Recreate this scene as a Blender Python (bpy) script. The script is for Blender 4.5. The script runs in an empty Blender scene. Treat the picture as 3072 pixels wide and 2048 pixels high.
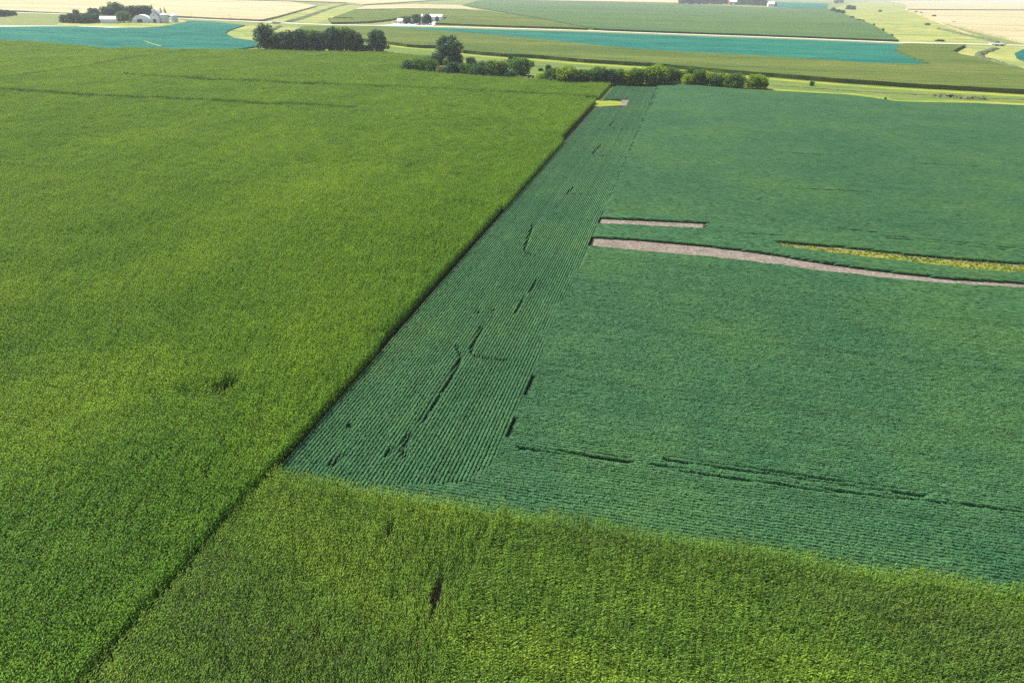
import bpy, math, random
import numpy as np
from mathutils import Matrix, Vector

rng = np.random.default_rng(7)
random.seed(7)
scene = bpy.context.scene
COL = scene.collection

# ------------------------------------------------------------------ camera
# world frame: +Y runs along the headland rows, +X along the road; the drone hovers at 46 m
YAW = math.radians(13.13)
PITCH = math.radians(27.343)
ROLL = math.radians(1.031)
CAM_H = 46.0
IW, IH, FPX = 3072.0, 2048.0, 2048.0
_cy, _sy = math.cos(YAW), math.sin(YAW)


def _yaw(v):
    return np.array([v[0] * _cy - v[1] * _sy, v[0] * _sy + v[1] * _cy, v[2]])


_f = np.array([0, math.cos(PITCH), -math.sin(PITCH)])
_u = np.array([0, math.sin(PITCH), math.cos(PITCH)])
_r = np.array([1.0, 0, 0])
FWD = _yaw(_f)
RT = _yaw(_r * math.cos(ROLL) + _u * math.sin(ROLL))
UP = _yaw(_u * math.cos(ROLL) - _r * math.sin(ROLL))

cam_data = bpy.data.cameras.new('camera')
cam_data.lens = 24.0
cam_data.sensor_width = 36.0
cam_data.clip_start = 0.5
cam_data.clip_end = 60000
cam = bpy.data.objects.new('camera', cam_data)
COL.objects.link(cam)
cam.matrix_world = Matrix(((RT[0], UP[0], -FWD[0], 0), (RT[1], UP[1], -FWD[1], 0),
                           (RT[2], UP[2], -FWD[2], CAM_H), (0, 0, 0, 1)))
scene.camera = cam


def G(px, py, z=0.0):
    """survey: where a sight line of the photograph meets the level z (metres)"""
    d = FWD + (px - IW / 2) / FPX * RT - (py - IH / 2) / FPX * UP
    t = (z - CAM_H) / d[2]
    return np.array([d[0] * t, d[1] * t])


def GP(pts, z=0.0):
    return np.array([G(x, y, z) for x, y in pts])


def seen(X, Y, margin=0.12):
    """which ground points lie in the view or just beside it"""
    qx, qy, qz = X, Y, -CAM_H + 1.0
    d = qx * FWD[0] + qy * FWD[1] + qz * FWD[2]
    a = (qx * RT[0] + qy * RT[1] + qz * RT[2]) / np.maximum(d, 1e-3)
    b = (qx * UP[0] + qy * UP[1] + qz * UP[2]) / np.maximum(d, 1e-3)
    return (d > 5) & (np.abs(a) < 0.75 + margin) & (np.abs(b) < 0.5 + margin)


# ------------------------------------------------------------------ sky, sun, exposure
SUN_EL = math.radians(52)
SUN_AZ = math.radians(70)          # counter-clockwise from +Y: left of the view and beyond the fields
SUN_DIR = Vector((-math.sin(SUN_AZ) * math.cos(SUN_EL), math.cos(SUN_AZ) * math.cos(SUN_EL), math.sin(SUN_EL)))
world = bpy.data.worlds.new('World')
scene.world = world
world.use_nodes = True
wn = world.node_tree
wn.nodes.clear()
sky = wn.nodes.new('ShaderNodeTexSky')
sky.sky_type = 'NISHITA'
sky.sun_disc = False
sky.sun_elevation = SUN_EL
sky.sun_rotation = -SUN_AZ
sky.air_density = 1.0
sky.dust_density = 1.5
bg = wn.nodes.new('ShaderNodeBackground')
bg.inputs['Strength'].default_value = 0.085
wo = wn.nodes.new('ShaderNodeOutputWorld')
wn.links.new(sky.outputs[0], bg.inputs[0])
wn.links.new(bg.outputs[0], wo.inputs[0])

sun_data = bpy.data.lights.new('sun', 'SUN')
sun_data.energy = 5.0
sun_data.angle = math.radians(0.55)
sun_data.color = (1.0, 0.95, 0.86)
sun = bpy.data.objects.new('sun', sun_data)
COL.objects.link(sun)
sun.rotation_euler = SUN_DIR.to_track_quat('Z', 'Y').to_euler()
sun.location = (0, 0, 300)

vs = scene.view_settings
vs.view_transform = 'Standard'
vs.look = 'None'
vs.gamma = 1.0
vs.use_curve_mapping = False
vs.exposure = 1.14
scene.cycles.max_bounces = 4
scene.cycles.diffuse_bounces = 2
scene.cycles.transmission_bounces = 3
scene.cycles.transparent_max_bounces = 4
scene.cycles.volume_bounces = 0
scene.cycles.use_denoising = False
scene.cycles.use_adaptive_sampling = True
scene.cycles.adaptive_threshold = 0.015


# ------------------------------------------------------------------ materials
def new_mat(name):
    m = bpy.data.materials.new(name)
    m.use_nodes = True
    nt = m.node_tree
    nt.nodes.clear()
    out = nt.nodes.new('ShaderNodeOutputMaterial')
    return m, nt, out


def N(nt, typ, **kw):
    n = nt.nodes.new(typ)
    for k, v in kw.items():
        setattr(n, k, v)
    return n


def noise(nt, vec, scale, detail=3.0, rough=0.55, stretch=None):
    """noise in metres of world space; scale = feature size in metres"""
    mp = N(nt, 'ShaderNodeMapping')
    s = (1.0 / scale,) * 3 if stretch is None else tuple(1.0 / (scale * a) for a in stretch)
    mp.inputs['Scale'].default_value = s
    nt.links.new(vec, mp.inputs['Vector'])
    t = N(nt, 'ShaderNodeTexNoise')
    t.inputs['Scale'].default_value = 1.0
    t.inputs['Detail'].default_value = detail
    t.inputs['Roughness'].default_value = rough
    nt.links.new(mp.outputs[0], t.inputs['Vector'])
    return t.outputs['Fac']


def ramp(nt, fac, stops):
    r = N(nt, 'ShaderNodeValToRGB')
    el = r.color_ramp.elements
    el[0].position, el[0].color = stops[0][0], (*stops[0][1], 1)
    el[1].position, el[1].color = stops[-1][0], (*stops[-1][1], 1)
    for p, c in stops[1:-1]:
        e = el.new(p)
        e.color = (*c, 1)
    nt.links.new(fac, r.inputs[0])
    return r.outputs[0]


def mixc(nt, fac, a, b, mode='MIX'):
    m = N(nt, 'ShaderNodeMix', data_type='RGBA', blend_type=mode)
    for sock, v in ((m.inputs[0], fac), (m.inputs[6], a), (m.inputs[7], b)):
        if isinstance(v, (int, float)):
            sock.default_value = v
        elif isinstance(v, tuple):
            sock.default_value = (*v, 1)
        else:
            nt.links.new(v, sock)
    return m.outputs[2]


def mathn(nt, op, a, b=0.0, c=0.0, clamp=False):
    m = N(nt, 'ShaderNodeMath', operation=op, use_clamp=clamp)
    for i, v in enumerate((a, b, c)):
        if isinstance(v, (int, float)):
            m.inputs[i].default_value = v
        else:
            nt.links.new(v, m.inputs[i])
    return m.outputs[0]


def maprange(nt, v, a, b, c, d):
    m = N(nt, 'ShaderNodeMapRange')
    nt.links.new(v, m.inputs[0])
    for i, x in enumerate((a, b, c, d)):
        m.inputs[i + 1].default_value = x
    return m.outputs[0]


def position(nt):
    return N(nt, 'ShaderNodeNewGeometry').outputs['Position']


def leaf_surface(nt, out, col, trans=0.35, rough=0.7, spec=0.1, normal=None):
    p = N(nt, 'ShaderNodeBsdfPrincipled')
    p.inputs['Roughness'].default_value = rough
    p.inputs['Specular IOR Level'].default_value = spec
    nt.links.new(col, p.inputs['Base Color'])
    if normal is not None:
        nt.links.new(normal, p.inputs['Normal'])
    if trans <= 0:
        nt.links.new(p.outputs[0], out.inputs[0])
        return
    t = N(nt, 'ShaderNodeBsdfTranslucent')
    warm = mixc(nt, 1.0, col, (1.25, 1.15, 0.55), 'MULTIPLY')
    nt.links.new(warm, t.inputs['Color'])
    mx = N(nt, 'ShaderNodeMixShader')
    mx.inputs[0].default_value = trans
    nt.links.new(p.outputs[0], mx.inputs[1])
    nt.links.new(t.outputs[0], mx.inputs[2])
    nt.links.new(mx.outputs[0], out.inputs[0])


def mat_leaves(name, big, small, big_size, small_size, trans=0.35, lo=0.72, hi=1.3, spec=0.08, stretch=None, rough=0.7, patches=(), edge=False):
    """foliage: colour drifts over the field, differs leaf by leaf (attribute tint)"""
    m, nt, out = new_mat(name)
    pos = position(nt)
    f = noise(nt, pos, big_size, 4.0, stretch=stretch)
    for px, py, rad, amt in patches:          # around set points the colour shifts towards yellow or darker green
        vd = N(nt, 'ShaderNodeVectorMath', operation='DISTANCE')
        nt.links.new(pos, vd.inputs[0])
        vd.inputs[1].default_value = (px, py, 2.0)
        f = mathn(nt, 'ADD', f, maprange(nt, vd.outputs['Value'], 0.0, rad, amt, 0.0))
    if edge:                                  # yellow tint along the far edge, painting the sun on the end rows
        sx = N(nt, 'ShaderNodeSeparateXYZ')
        nt.links.new(pos, sx.inputs[0])
        dd = mathn(nt, 'SUBTRACT', sx.outputs[1], mathn(nt, 'MULTIPLY_ADD', sx.outputs[0], 0.028, 50.0))
        f = mathn(nt, 'ADD', f, maprange(nt, dd, -2.6, -0.4, 0.0, 0.24))
    c1 = ramp(nt, f, big)
    c2 = ramp(nt, noise(nt, pos, small_size, 3.0), small)
    c = mixc(nt, 0.42, c1, c2)
    at = N(nt, 'ShaderNodeAttribute', attribute_name='tint')
    k = maprange(nt, at.outputs['Fac'], 0, 1, lo, hi)
    oi = N(nt, 'ShaderNodeObjectInfo')
    k2 = maprange(nt, oi.outputs['Random'], 0, 1, 0.88, 1.12)
    k = mathn(nt, 'MULTIPLY', k, k2)
    cb = N(nt, 'ShaderNodeCombineColor')
    for i in range(3):
        nt.links.new(k, cb.inputs[i])
    c = mixc(nt, 1.0, c, cb.outputs[0], 'MULTIPLY')
    leaf_surface(nt, out, c, trans, spec=spec, rough=rough)
    return m


def mat_ground(name, stops, size, stops2=None, size2=2.0, rough=0.95, bump=0.0, bump_size=0.5, stretch=None, mix2=0.45):
    m, nt, out = new_mat(name)
    pos = position(nt)
    c = ramp(nt, noise(nt, pos, size, 5.0, 0.6, stretch), stops)
    if stops2:
        c = mixc(nt, mix2, c, ramp(nt, noise(nt, pos, size2, 4.0, 0.6, stretch), stops2))
    p = N(nt, 'ShaderNodeBsdfPrincipled')
    p.inputs['Roughness'].default_value = rough
    p.inputs['Specular IOR Level'].default_value = 0.02
    nt.links.new(c, p.inputs['Base Color'])
    if bump > 0:
        b = N(nt, 'ShaderNodeBump')
        b.inputs['Strength'].default_value = 1.0
        b.inputs['Distance'].default_value = bump
        nt.links.new(noise(nt, pos, bump_size, 4.0, 0.7), b.inputs['Height'])
        nt.links.new(b.outputs[0], p.inputs['Normal'])
    nt.links.new(p.outputs[0], out.inputs[0])
    return m


def mat_plain(name, col, rough=0.6, var=0.12, size=1.5, metal=0.0):
    m, nt, out = new_mat(name)
    pos = position(nt)
    lo = tuple(max(0, c * (1 - var)) for c in col)
    hi = tuple(min(1, c * (1 + var)) for c in col)
    c = ramp(nt, noise(nt, pos, size, 4.0), [(0.3, lo), (0.7, hi)])
    p = N(nt, 'ShaderNodeBsdfPrincipled')
    p.inputs['Roughness'].default_value = rough
    p.inputs['Metallic'].default_value = metal
    nt.links.new(c, p.inputs['Base Color'])
    nt.links.new(p.outputs[0], out.inputs[0])
    return m


M = {}
_pt = [(150, 1230, 22, 0.2), (420, 900, 40, 0.13), (60, 640, 60, 0.14), (900, 620, 45, 0.1), (560, 1500, 14, -0.1), (250, 1750, 16, -0.12), (700, 420, 70, 0.1), (1150, 500, 40, 0.1), (800, 1000, 22, -0.08), (120, 185, 130, 0.2), (600, 210, 60, 0.12)]  # the first entry paints a lit patch into the left corn's colour
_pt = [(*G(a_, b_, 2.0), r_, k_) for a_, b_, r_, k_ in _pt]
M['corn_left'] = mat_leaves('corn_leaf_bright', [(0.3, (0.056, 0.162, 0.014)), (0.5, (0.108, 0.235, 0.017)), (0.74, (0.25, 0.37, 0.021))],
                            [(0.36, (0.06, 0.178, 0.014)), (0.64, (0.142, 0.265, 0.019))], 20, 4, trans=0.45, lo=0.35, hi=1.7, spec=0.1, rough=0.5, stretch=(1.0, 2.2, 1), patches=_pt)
_pf = [(1500, 1480, 9, -0.16), (2300, 1640, 13, -0.16), (2750, 1800, 12, -0.14), (1750, 1600, 10, -0.14), (1050, 1780, 9, 0.2), (850, 1650, 14, 0.1), (1350, 1900, 9, 0.1), (700, 1550, 8, 0.05), (1600, 2000, 12, 0.12), (2300, 2000, 10, 0.08), (700, 1900, 8, -0.08)]
_pf = [(*G(a_, b_, 2.0), r_, k_) for a_, b_, r_, k_ in _pf]
M['corn_fore'] = mat_leaves('corn_leaf_olive', [(0.3, (0.072, 0.122, 0.03)), (0.45, (0.08, 0.168, 0.026)), (0.58, (0.125, 0.24, 0.026)), (0.74, (0.225, 0.335, 0.03))],
                            [(0.34, (0.08, 0.175, 0.024)), (0.52, (0.125, 0.215, 0.03)), (0.68, (0.175, 0.27, 0.03))], 7, 2.2, trans=0.42, lo=0.35, hi=1.7, spec=0.1, rough=0.5, stretch=(3.0, 1, 1), patches=_pf, edge=True)
M['tassel'] = mat_leaves('corn_tassel', [(0.3, (0.15, 0.27, 0.04)), (0.7, (0.23, 0.33, 0.06))], [(0.3, (0.14, 0.26, 0.04)), (0.7, (0.24, 0.34, 0.065))], 30, 4, trans=0.4)
M['stalk'] = mat_plain('corn_stalk', (0.12, 0.16, 0.04), 0.7)
M['soy'] = mat_leaves('soybean_leaf', [(0.36, (0.034, 0.108, 0.044)), (0.5, (0.048, 0.128, 0.048)), (0.64, (0.07, 0.15, 0.042))],
                      [(0.36, (0.036, 0.11, 0.044)), (0.66, (0.06, 0.143, 0.052))], 34, 5, trans=0.2, lo=0.6, hi=1.4, spec=0.12)
M['soil_dark'] = mat_ground('field_soil', [(0.3, (0.02, 0.02, 0.013)), (0.7, (0.045, 0.04, 0.026))], 3)
M['soil'] = mat_ground('bare_soil', [(0.36, (0.105, 0.088, 0.072)), (0.64, (0.19, 0.16, 0.135))], 3.0,
                       [(0.4, (0.05, 0.045, 0.035)), (0.5, (0.15, 0.127, 0.107)), (0.62, (0.26, 0.22, 0.185))], 0.6, bump=0.08, bump_size=0.3)
M['terrain'] = mat_ground('pasture_ground', [(0.3, (0.09, 0.13, 0.04)), (0.5, (0.13, 0.16, 0.055)), (0.7, (0.19, 0.19, 0.08))], 400,
                          [(0.35, (0.09, 0.13, 0.04)), (0.65, (0.18, 0.19, 0.08))], 18)
M['grass'] = mat_ground('waterway_grass', [(0.34, (0.07, 0.14, 0.026)), (0.5, (0.2, 0.25, 0.026)), (0.66, (0.33, 0.31, 0.035))], 9,
                        [(0.34, (0.06, 0.12, 0.026)), (0.5, (0.19, 0.23, 0.035)), (0.66, (0.31, 0.26, 0.07))], 1.8, bump=0.5, bump_size=1.2,
                        stretch=(7, 1, 1), mix2=0.5)
M['strip_grass'] = mat_ground('dry_strip_grass', [(0.36, (0.06, 0.12, 0.02)), (0.5, (0.13, 0.165, 0.022)), (0.64, (0.21, 0.195, 0.035))], 4,
                              [(0.36, (0.05, 0.11, 0.02)), (0.64, (0.22, 0.19, 0.05))], 0.8, bump=0.3, bump_size=0.6, stretch=(3, 1, 1))
M['grass_blade'] = mat_leaves('weed_blade', [(0.38, (0.1, 0.19, 0.025)), (0.6, (0.24, 0.25, 0.03))],
                              [(0.38, (0.1, 0.19, 0.025)), (0.64, (0.28, 0.25, 0.08))], 6, 1.2, trans=0.3)


# ------------------------------------------------------------------ object helpers
def link(o, parent=None):
    COL.objects.link(o)
    if parent is not None:
        o.parent = parent
    return o


def tag(o, label=None, category=None, group=None, kind=None):
    if label:
        o['label'] = label
    if category:
        o['category'] = category
    if group:
        o['group'] = group
    if kind:
        o['kind'] = kind
    return o


def empty(name, loc=(0, 0, 0), rz=0.0):
    e = bpy.data.objects.new(name, None)
    e.empty_display_size = 0.5
    e.location = loc
    e.rotation_euler = (0, 0, rz)
    return link(e)


def mesh_np(name, V, F, mat=None, tint=None, smooth=False):
    """V (n,3), F (m,k) arrays with k constant -> mesh"""
    V = np.asarray(V, dtype=np.float32)
    F = np.asarray(F, dtype=np.int32)
    me = bpy.data.meshes.new(name)
    k = F.shape[1]
    me.vertices.add(len(V))
    me.vertices.foreach_set('co', V.ravel())
    me.loops.add(F.size)
    me.loops.foreach_set('vertex_index', F.ravel())
    me.polygons.add(len(F))
    me.polygons.foreach_set('loop_start', np.arange(0, F.size, k, dtype=np.int32))
    if tint is not None:
        a = me.attributes.new('tint', 'FLOAT', 'POINT')
        a.data.foreach_set('value', np.asarray(tint, dtype=np.float32))
    me.update(calc_edges=True)
    me.polygons.foreach_set('use_smooth', np.full(len(F), bool(smooth)))
    if mat is not None:
        me.materials.append(mat)
    return me


def mesh_py(name, V, F, mat=None, smooth=False):
    me = bpy.data.meshes.new(name)
    me.from_pydata([tuple(map(float, v)) for v in V], [], F)
    me.update()
    if smooth:
        for p in me.polygons:
            p.use_smooth = True
    if mat is not None:
        me.materials.append(mat)
    return me


def obj(name, me, parent=None, loc=None, rz=None):
    o = bpy.data.objects.new(name, me)
    link(o, parent)
    if loc is not None:
        o.location = loc
    if rz is not None:
        o.rotation_euler = (0, 0, rz)
    return o


def inside(P, X, Y):
    """points in polygon P (n,2)"""
    r = np.zeros(X.shape, dtype=bool)
    n = len(P)
    for i in range(n):
        x1, y1 = P[i]
        x2, y2 = P[(i + 1) % n]
        if y1 == y2:
            continue
        c = ((y1 > Y) != (y2 > Y)) & (X < (x2 - x1) * (Y - y1) / (y2 - y1) + x1)
        r ^= c
    return r


def seg_dist(A, X, Y):
    """distance from points to polyline A"""
    best = np.full(X.shape, 1e9)
    for i in range(len(A) - 1):
        ax, ay = A[i]
        dx, dy = A[i + 1] - A[i]
        L = dx * dx + dy * dy + 1e-9
        t = np.clip(((X - ax) * dx + (Y - ay) * dy) / L, 0, 1)
        best = np.minimum(best, np.hypot(X - ax - t * dx, Y - ay - t * dy))
    return best


def vnoise(X, Y, s, seed=0):
    """cheap smooth value noise 0..1"""
    r = np.random.default_rng(seed)
    T = r.random((128, 128))
    x, y = X / s, Y / s
    xi, yi = np.floor(x).astype(int), np.floor(y).astype(int)
    fx, fy = x - xi, y - yi
    fx, fy = fx * fx * (3 - 2 * fx), fy * fy * (3 - 2 * fy)
    a = T[xi % 128, yi % 128]
    b = T[(xi + 1) % 128, yi % 128]
    c = T[xi % 128, (yi + 1) % 128]
    d = T[(xi + 1) % 128, (yi + 1) % 128]
    return (a * (1 - fx) + b * fx) * (1 - fy) + (c * (1 - fx) + d * fx) * fy


def rough_outline(P, step, amp, seed=1):
    """subdivide a polygon's outline and jitter it a little"""
    r = np.random.default_rng(seed)
    out = []
    n = len(P)
    for i in range(n):
        a, b = P[i], P[(i + 1) % n]
        L = np.hypot(*(b - a))
        k = max(1, min(60, int(L / step)))
        for j in range(k):
            q = a + (b - a) * (j / k)
            if j:
                q = q + r.normal(0, amp, 2)
            out.append(q)
    return np.array(out)


def sheet(name, P, z, mat, kind='structure', label=None, category=None, parent=None):
    me = mesh_py(name, [(x, y, z) for x, y in P], [list(range(len(P)))], mat)
    o = obj(name, me, parent)
    if me.polygons[0].normal.z < 0:
        me.flip_normals()
    tag(o, label, category, None, kind)
    return o


def strip(name, pts, width, z, mat, kind='structure', label=None, category=None, parent=None):
    pts = np.asarray(pts, dtype=float)
    t = np.gradient(pts, axis=0)
    t /= np.linalg.norm(t, axis=1)[:, None]
    n = np.stack([-t[:, 1], t[:, 0]], 1)
    w = np.asarray(width, dtype=float).reshape(-1, 1) * 0.5 * np.ones((len(pts), 1))
    V = np.concatenate([pts + n * w, pts - n * w])
    k = len(pts)
    me = mesh_py(name, [(x, y, z) for x, y in V], [[i + k, i + k + 1, i + 1, i] for i in range(k - 1)], mat)
    o = obj(name, me, parent)
    tag(o, label, category, None, kind)
    return o


# ------------------------------------------------------------------ terrain
obj_t = obj('terrain', mesh_py('terrain', [(-16000, -400, -0.012), (16000, -400, -0.012), (16000, 20000, -0.012), (-16000, 20000, -0.012)],
                               [[0, 1, 2, 3]], M['terrain']))
tag(obj_t, 'flat open farmland ground under the fields', 'ground', None, 'structure')

V0 = -37.6          # edge between the tall corn and the bean headland
HEAD_X = -15.2      # edge between headland rows and cross rows

# ------------------------------------------------------------------ corn
CS = 0.45            # corn row spacing
BS = 0.43            # bean row spacing


def corn_plant(r, full=True, h=2.25):
    """blades, stalk and tassel of one plant as quads"""
    V, F, T, Mi = [], [], [], []

    def quad(pts, t, mi):
        b = len(V)
        V.extend(pts)
        T.extend([t] * 4)
        F.append([b, b + 1, b + 2, b + 3])
        Mi.append(mi)
    base_az = math.pi / 2 + r.gauss(0, 0.55)
    nl = 10 if full else 5
    for i in range(nl):
        zz = h * ((0.2 if full else 0.3) + (0.74 if full else 0.64) * i / (nl - 1)) + r.uniform(-0.05, 0.05)
        az = base_az + math.pi * (i % 2) + r.uniform(-0.55, 0.55)
        L = (0.6 - 0.22 * (i / (nl - 1)) ** 2) * r.uniform(0.8, 1.15)
        el = math.radians(r.uniform(38, 66))
        w = (0.095 if full else 0.16) * r.uniform(0.8, 1.2)
        d = np.array([math.cos(az), math.sin(az), 0])
        s = np.array([-math.sin(az), math.cos(az), 0])
        n = 3 if full else 2
        p = np.array([0, 0, zz]) * 1.0
        t = r.uniform(0, 1)
        prev = p
        for k in range(n):
            e = el - (k + 0.0) * math.radians(r.uniform(38, 58) if full else 70)
            q = prev + L / n * (d * math.cos(e) + np.array([0, 0, 1]) * math.sin(e))
            w0 = w * (1.0 - 0.25 * k)
            w1 = w * (1.0 - 0.25 * (k + 1)) if k < n - 1 else w * 0.12
            quad([prev - s * w0 / 2, prev + s * w0 / 2, q + s * w1 / 2, q - s * w1 / 2], t, 0)
            prev = q
    az = r.uniform(0, 3.14)
    s = np.array([math.cos(az), math.sin(az), 0]) * 0.02
    quad([-s, s, s + np.array([0, 0, h]), -s + np.array([0, 0, h])], 0.5, 1)
    for k in range(3):
        az = r.uniform(0, 6.28)
        d = np.array([math.cos(az), math.sin(az), 0])
        s = np.array([-math.sin(az), math.cos(az), 0]) * 0.02
        a = np.array([0, 0, h * 0.97 + 0.02 * k])
        b = a + d * r.uniform(0.05, 0.16) + np.array([0, 0, 0.2 + 0.05 * k])
        quad([a - s, a + s, b + s * 0.6, b - s * 0.6], 0.5, 2)
    return np.array(V), F, T, Mi


def corn_segments(prefix, leafmat, count, rows, length, full, plants_per_m):
    """a library collection of short row pieces (not linked to the scene, only referred to by the fields)"""
    coll = bpy.data.collections.new(prefix)
    for v in range(count):
        r = random.Random(100 + v * 13 + rows)
        Vs, Fs, Ts, Ms, b = [], [], [], [], 0
        for row in range(rows):
            x0 = (row - (rows - 1) / 2) * CS
            n = int(length * plants_per_m)
            for i in range(n):
                if r.random() < 0.05:
                    continue
                Vp, Fp, Tp, Mp = corn_plant(r, full)
                sc = r.uniform(0.86, 1.1)
                y = -length / 2 + (i + 0.5) * length / n + r.uniform(-0.04, 0.04)
                lean = (r.uniform(-0.06, 0.06), r.uniform(-0.06, 0.06))
                Q = Vp * np.array([1, 1, sc])
                Q[:, 0] += x0 + r.uniform(-0.05, 0.05) + lean[0] * Q[:, 2]
                Q[:, 1] += y + lean[1] * Q[:, 2]
                Vs.append(Q)
                Fs.append(np.array(Fp) + b)
                Ts += Tp
                Ms += Mp
                b += len(Q)
        me = mesh_np(prefix, np.concatenate(Vs), np.concatenate(Fs), leafmat, Ts)
        me.materials.append(M['stalk'])
        me.materials.append(M['tassel'])
        me.polygons.foreach_set('material_index', np.array(Ms, dtype=np.int32))
        coll.objects.link(bpy.data.objects.new(prefix, me))
    return coll


_gn_cache = {}


def scatter_group(coll):
    if coll.name in _gn_cache:
        return _gn_cache[coll.name]
    ng = bpy.data.node_groups.new('grow_' + coll.name, 'GeometryNodeTree')
    ng.interface.new_socket('Geometry', in_out='INPUT', socket_type='NodeSocketGeometry')
    ng.interface.new_socket('Geometry', in_out='OUTPUT', socket_type='NodeSocketGeometry')
    gi = ng.nodes.new('NodeGroupInput')
    go = ng.nodes.new('NodeGroupOutput')
    ci = ng.nodes.new('GeometryNodeCollectionInfo')
    ci.inputs['Collection'].default_value = coll
    ci.inputs['Separate Children'].default_value = True
    ci.inputs['Reset Children'].default_value = True
    ip = ng.nodes.new('GeometryNodeInstanceOnPoints')
    ip.inputs['Pick Instance'].default_value = True

    def attr(nm, typ):
        a = ng.nodes.new('GeometryNodeInputNamedAttribute')
        a.data_type = typ
        a.inputs['Name'].default_value = nm
        return a.outputs['Attribute']
    cx = ng.nodes.new('ShaderNodeCombineXYZ')
    ng.links.new(attr('rot', 'FLOAT'), cx.inputs[2])
    er = ng.nodes.new('FunctionNodeEulerToRotation')
    ng.links.new(cx.outputs[0], er.inputs[0])
    ng.links.new(gi.outputs[0], ip.inputs['Points'])
    ng.links.new(ci.outputs[0], ip.inputs['Instance'])
    ng.links.new(attr('idx', 'INT'), ip.inputs['Instance Index'])
    ng.links.new(er.outputs[0], ip.inputs['Rotation'])
    ng.links.new(attr('scl', 'FLOAT_VECTOR'), ip.inputs['Scale'])
    ng.links.new(ip.outputs[0], go.inputs[0])
    _gn_cache[coll.name] = ng
    return ng


def scatter(name, pts, rot, scl, coll, parent=None, **tags):
    n = len(pts)
    me = bpy.data.meshes.new(name)
    me.vertices.add(n)
    P3 = np.zeros((n, 3), dtype=np.float32)
    P3[:, :pts.shape[1]] = pts
    me.vertices.foreach_set('co', P3.ravel())
    a = me.attributes.new('rot', 'FLOAT', 'POINT')
    a.data.foreach_set('value', np.asarray(rot, dtype=np.float32))
    a = me.attributes.new('scl', 'FLOAT_VECTOR', 'POINT')
    a.data.foreach_set('vector', np.asarray(scl, dtype=np.float32).ravel())
    a = me.attributes.new('idx', 'INT', 'POINT')
    a.data.foreach_set('value', rng.integers(0, len(coll.objects), n).astype(np.int32))
    o = obj(name, me, parent)
    md = o.modifiers.new('grow', 'NODES')
    md.node_group = scatter_group(coll)
    tag(o, **tags)
    return o


def grid_points(x0, x1, y0, y1, dx, dy):
    xs = np.arange(x0, x1, dx)
    ys = np.arange(y0, y1, dy)
    X, Y = np.meshgrid(xs, ys)
    return X.ravel(), Y.ravel()


# --- outline of the big corn field on the left
LEFT_FAR = GP([(1832, 262), (1800, 256), (1700, 258), (1620, 250), (1545, 243), (1450, 240), (1310, 226), (1215, 216), (1290, 178), (1240, 175), (1160, 165),
               (1000, 163), (785, 158), (600, 157), (540, 157), (400, 152), (320, 154), (245, 147), (130, 136), (0, 129), (-500, 105)])
LEFT_POLY = np.array([(V0 + 0.5, 10.0)] + [(min(V0 + 1.5, LEFT_FAR[0][0]), LEFT_FAR[0][1])] + [tuple(p) for p in LEFT_FAR[1:]] + [(-900, 500), (-400, 10.0)])
# narrow breaks in the stand (terrace lines, a track, drowned-out spots)
LEFT_GAPS = [(GP([(-200, 272), (0, 284), (270, 299), (600, 314), (1050, 337)]), 2.6),
             (GP([(385, 234), (600, 249), (900, 262), (1240, 275), (1500, 288), (1700, 299), (1800, 305)]), 2.8),
             (GP([(-200, 275), (0, 248), (220, 214), (400, 184), (560, 160)]), 1.5),
             (GP([(230, 158), (320, 155)]), 3.0)]
LEFT_HOLES = [(np.array(G(690, 1185)), 1.3), (np.array(G(672, 1192)), 0.9), (np.array(G(642, 1445)), 0.7)]

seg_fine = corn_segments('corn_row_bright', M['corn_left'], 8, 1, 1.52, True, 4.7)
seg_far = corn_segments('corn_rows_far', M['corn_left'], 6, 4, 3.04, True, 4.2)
seg_fore = corn_segments('corn_row_olive', M['corn_fore'], 8, 1, 1.52, True, 4.2)


def corn_mask_left(X, Y, pad=0.0):
    m = inside(LEFT_POLY, X, Y) & seen(X, Y)
    for A, w in LEFT_GAPS:
        m &= seg_dist(A, X, Y) > w + pad
    for c, rad in LEFT_HOLES:
        m &= np.hypot(X - c[0], Y - c[1]) > rad
    comb = (seg_dist(GP([(1125, 208), (1215, 209)]), X, Y) < 5.0) & (np.round(X / (4 * CS)).astype(int) % 2 == 0)
    return m & ~comb


FINE = 150.0
LX = V0 + 0.2
X, Y = grid_points(-680 * CS, 0.01, 12, FINE, CS, 1.52)
X = X - X.max() + LX
k = corn_mask_left(X, Y)
Xa, Ya = X[k], Y[k]
hs = 0.9 + 0.2 * vnoise(Xa, Ya, 9, 3) + 0.06 * rng.normal(size=len(Xa))
fa = rng.integers(0, 2, len(Xa)) * math.pi
_c = G(615, 1183, 1.0)
stunt = (np.abs(Xa - _c[0]) < 3.2) & (np.abs(Ya - _c[1]) < 1.9)      # rows stunted beside the drowned-out spot
wx = np.where(stunt, 0.9, 1.0)
hs = np.where(stunt, hs * 0.97, hs)
_lane = np.round((LX - Xa) / CS).astype(int) % 2 == 0
_keep = ~(stunt & _lane)
Xa, Ya, fa, wx, hs = Xa[_keep], Ya[_keep], fa[_keep], wx[_keep], hs[_keep]
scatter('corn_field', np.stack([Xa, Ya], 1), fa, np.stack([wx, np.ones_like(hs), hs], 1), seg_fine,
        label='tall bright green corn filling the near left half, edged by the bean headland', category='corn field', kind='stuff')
X, Y = grid_points(-380 * 4 * CS, 0.01, FINE, 640, 4 * CS, 3.04)
X = X - X.max() + LX - 1.5 * CS
k = corn_mask_left(X, Y, 0.6)
Xb, Yb = X[k], Y[k]
hs = 0.9 + 0.2 * vnoise(Xb, Yb, 12, 4) + 0.05 * rng.normal(size=len(Xb))
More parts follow.
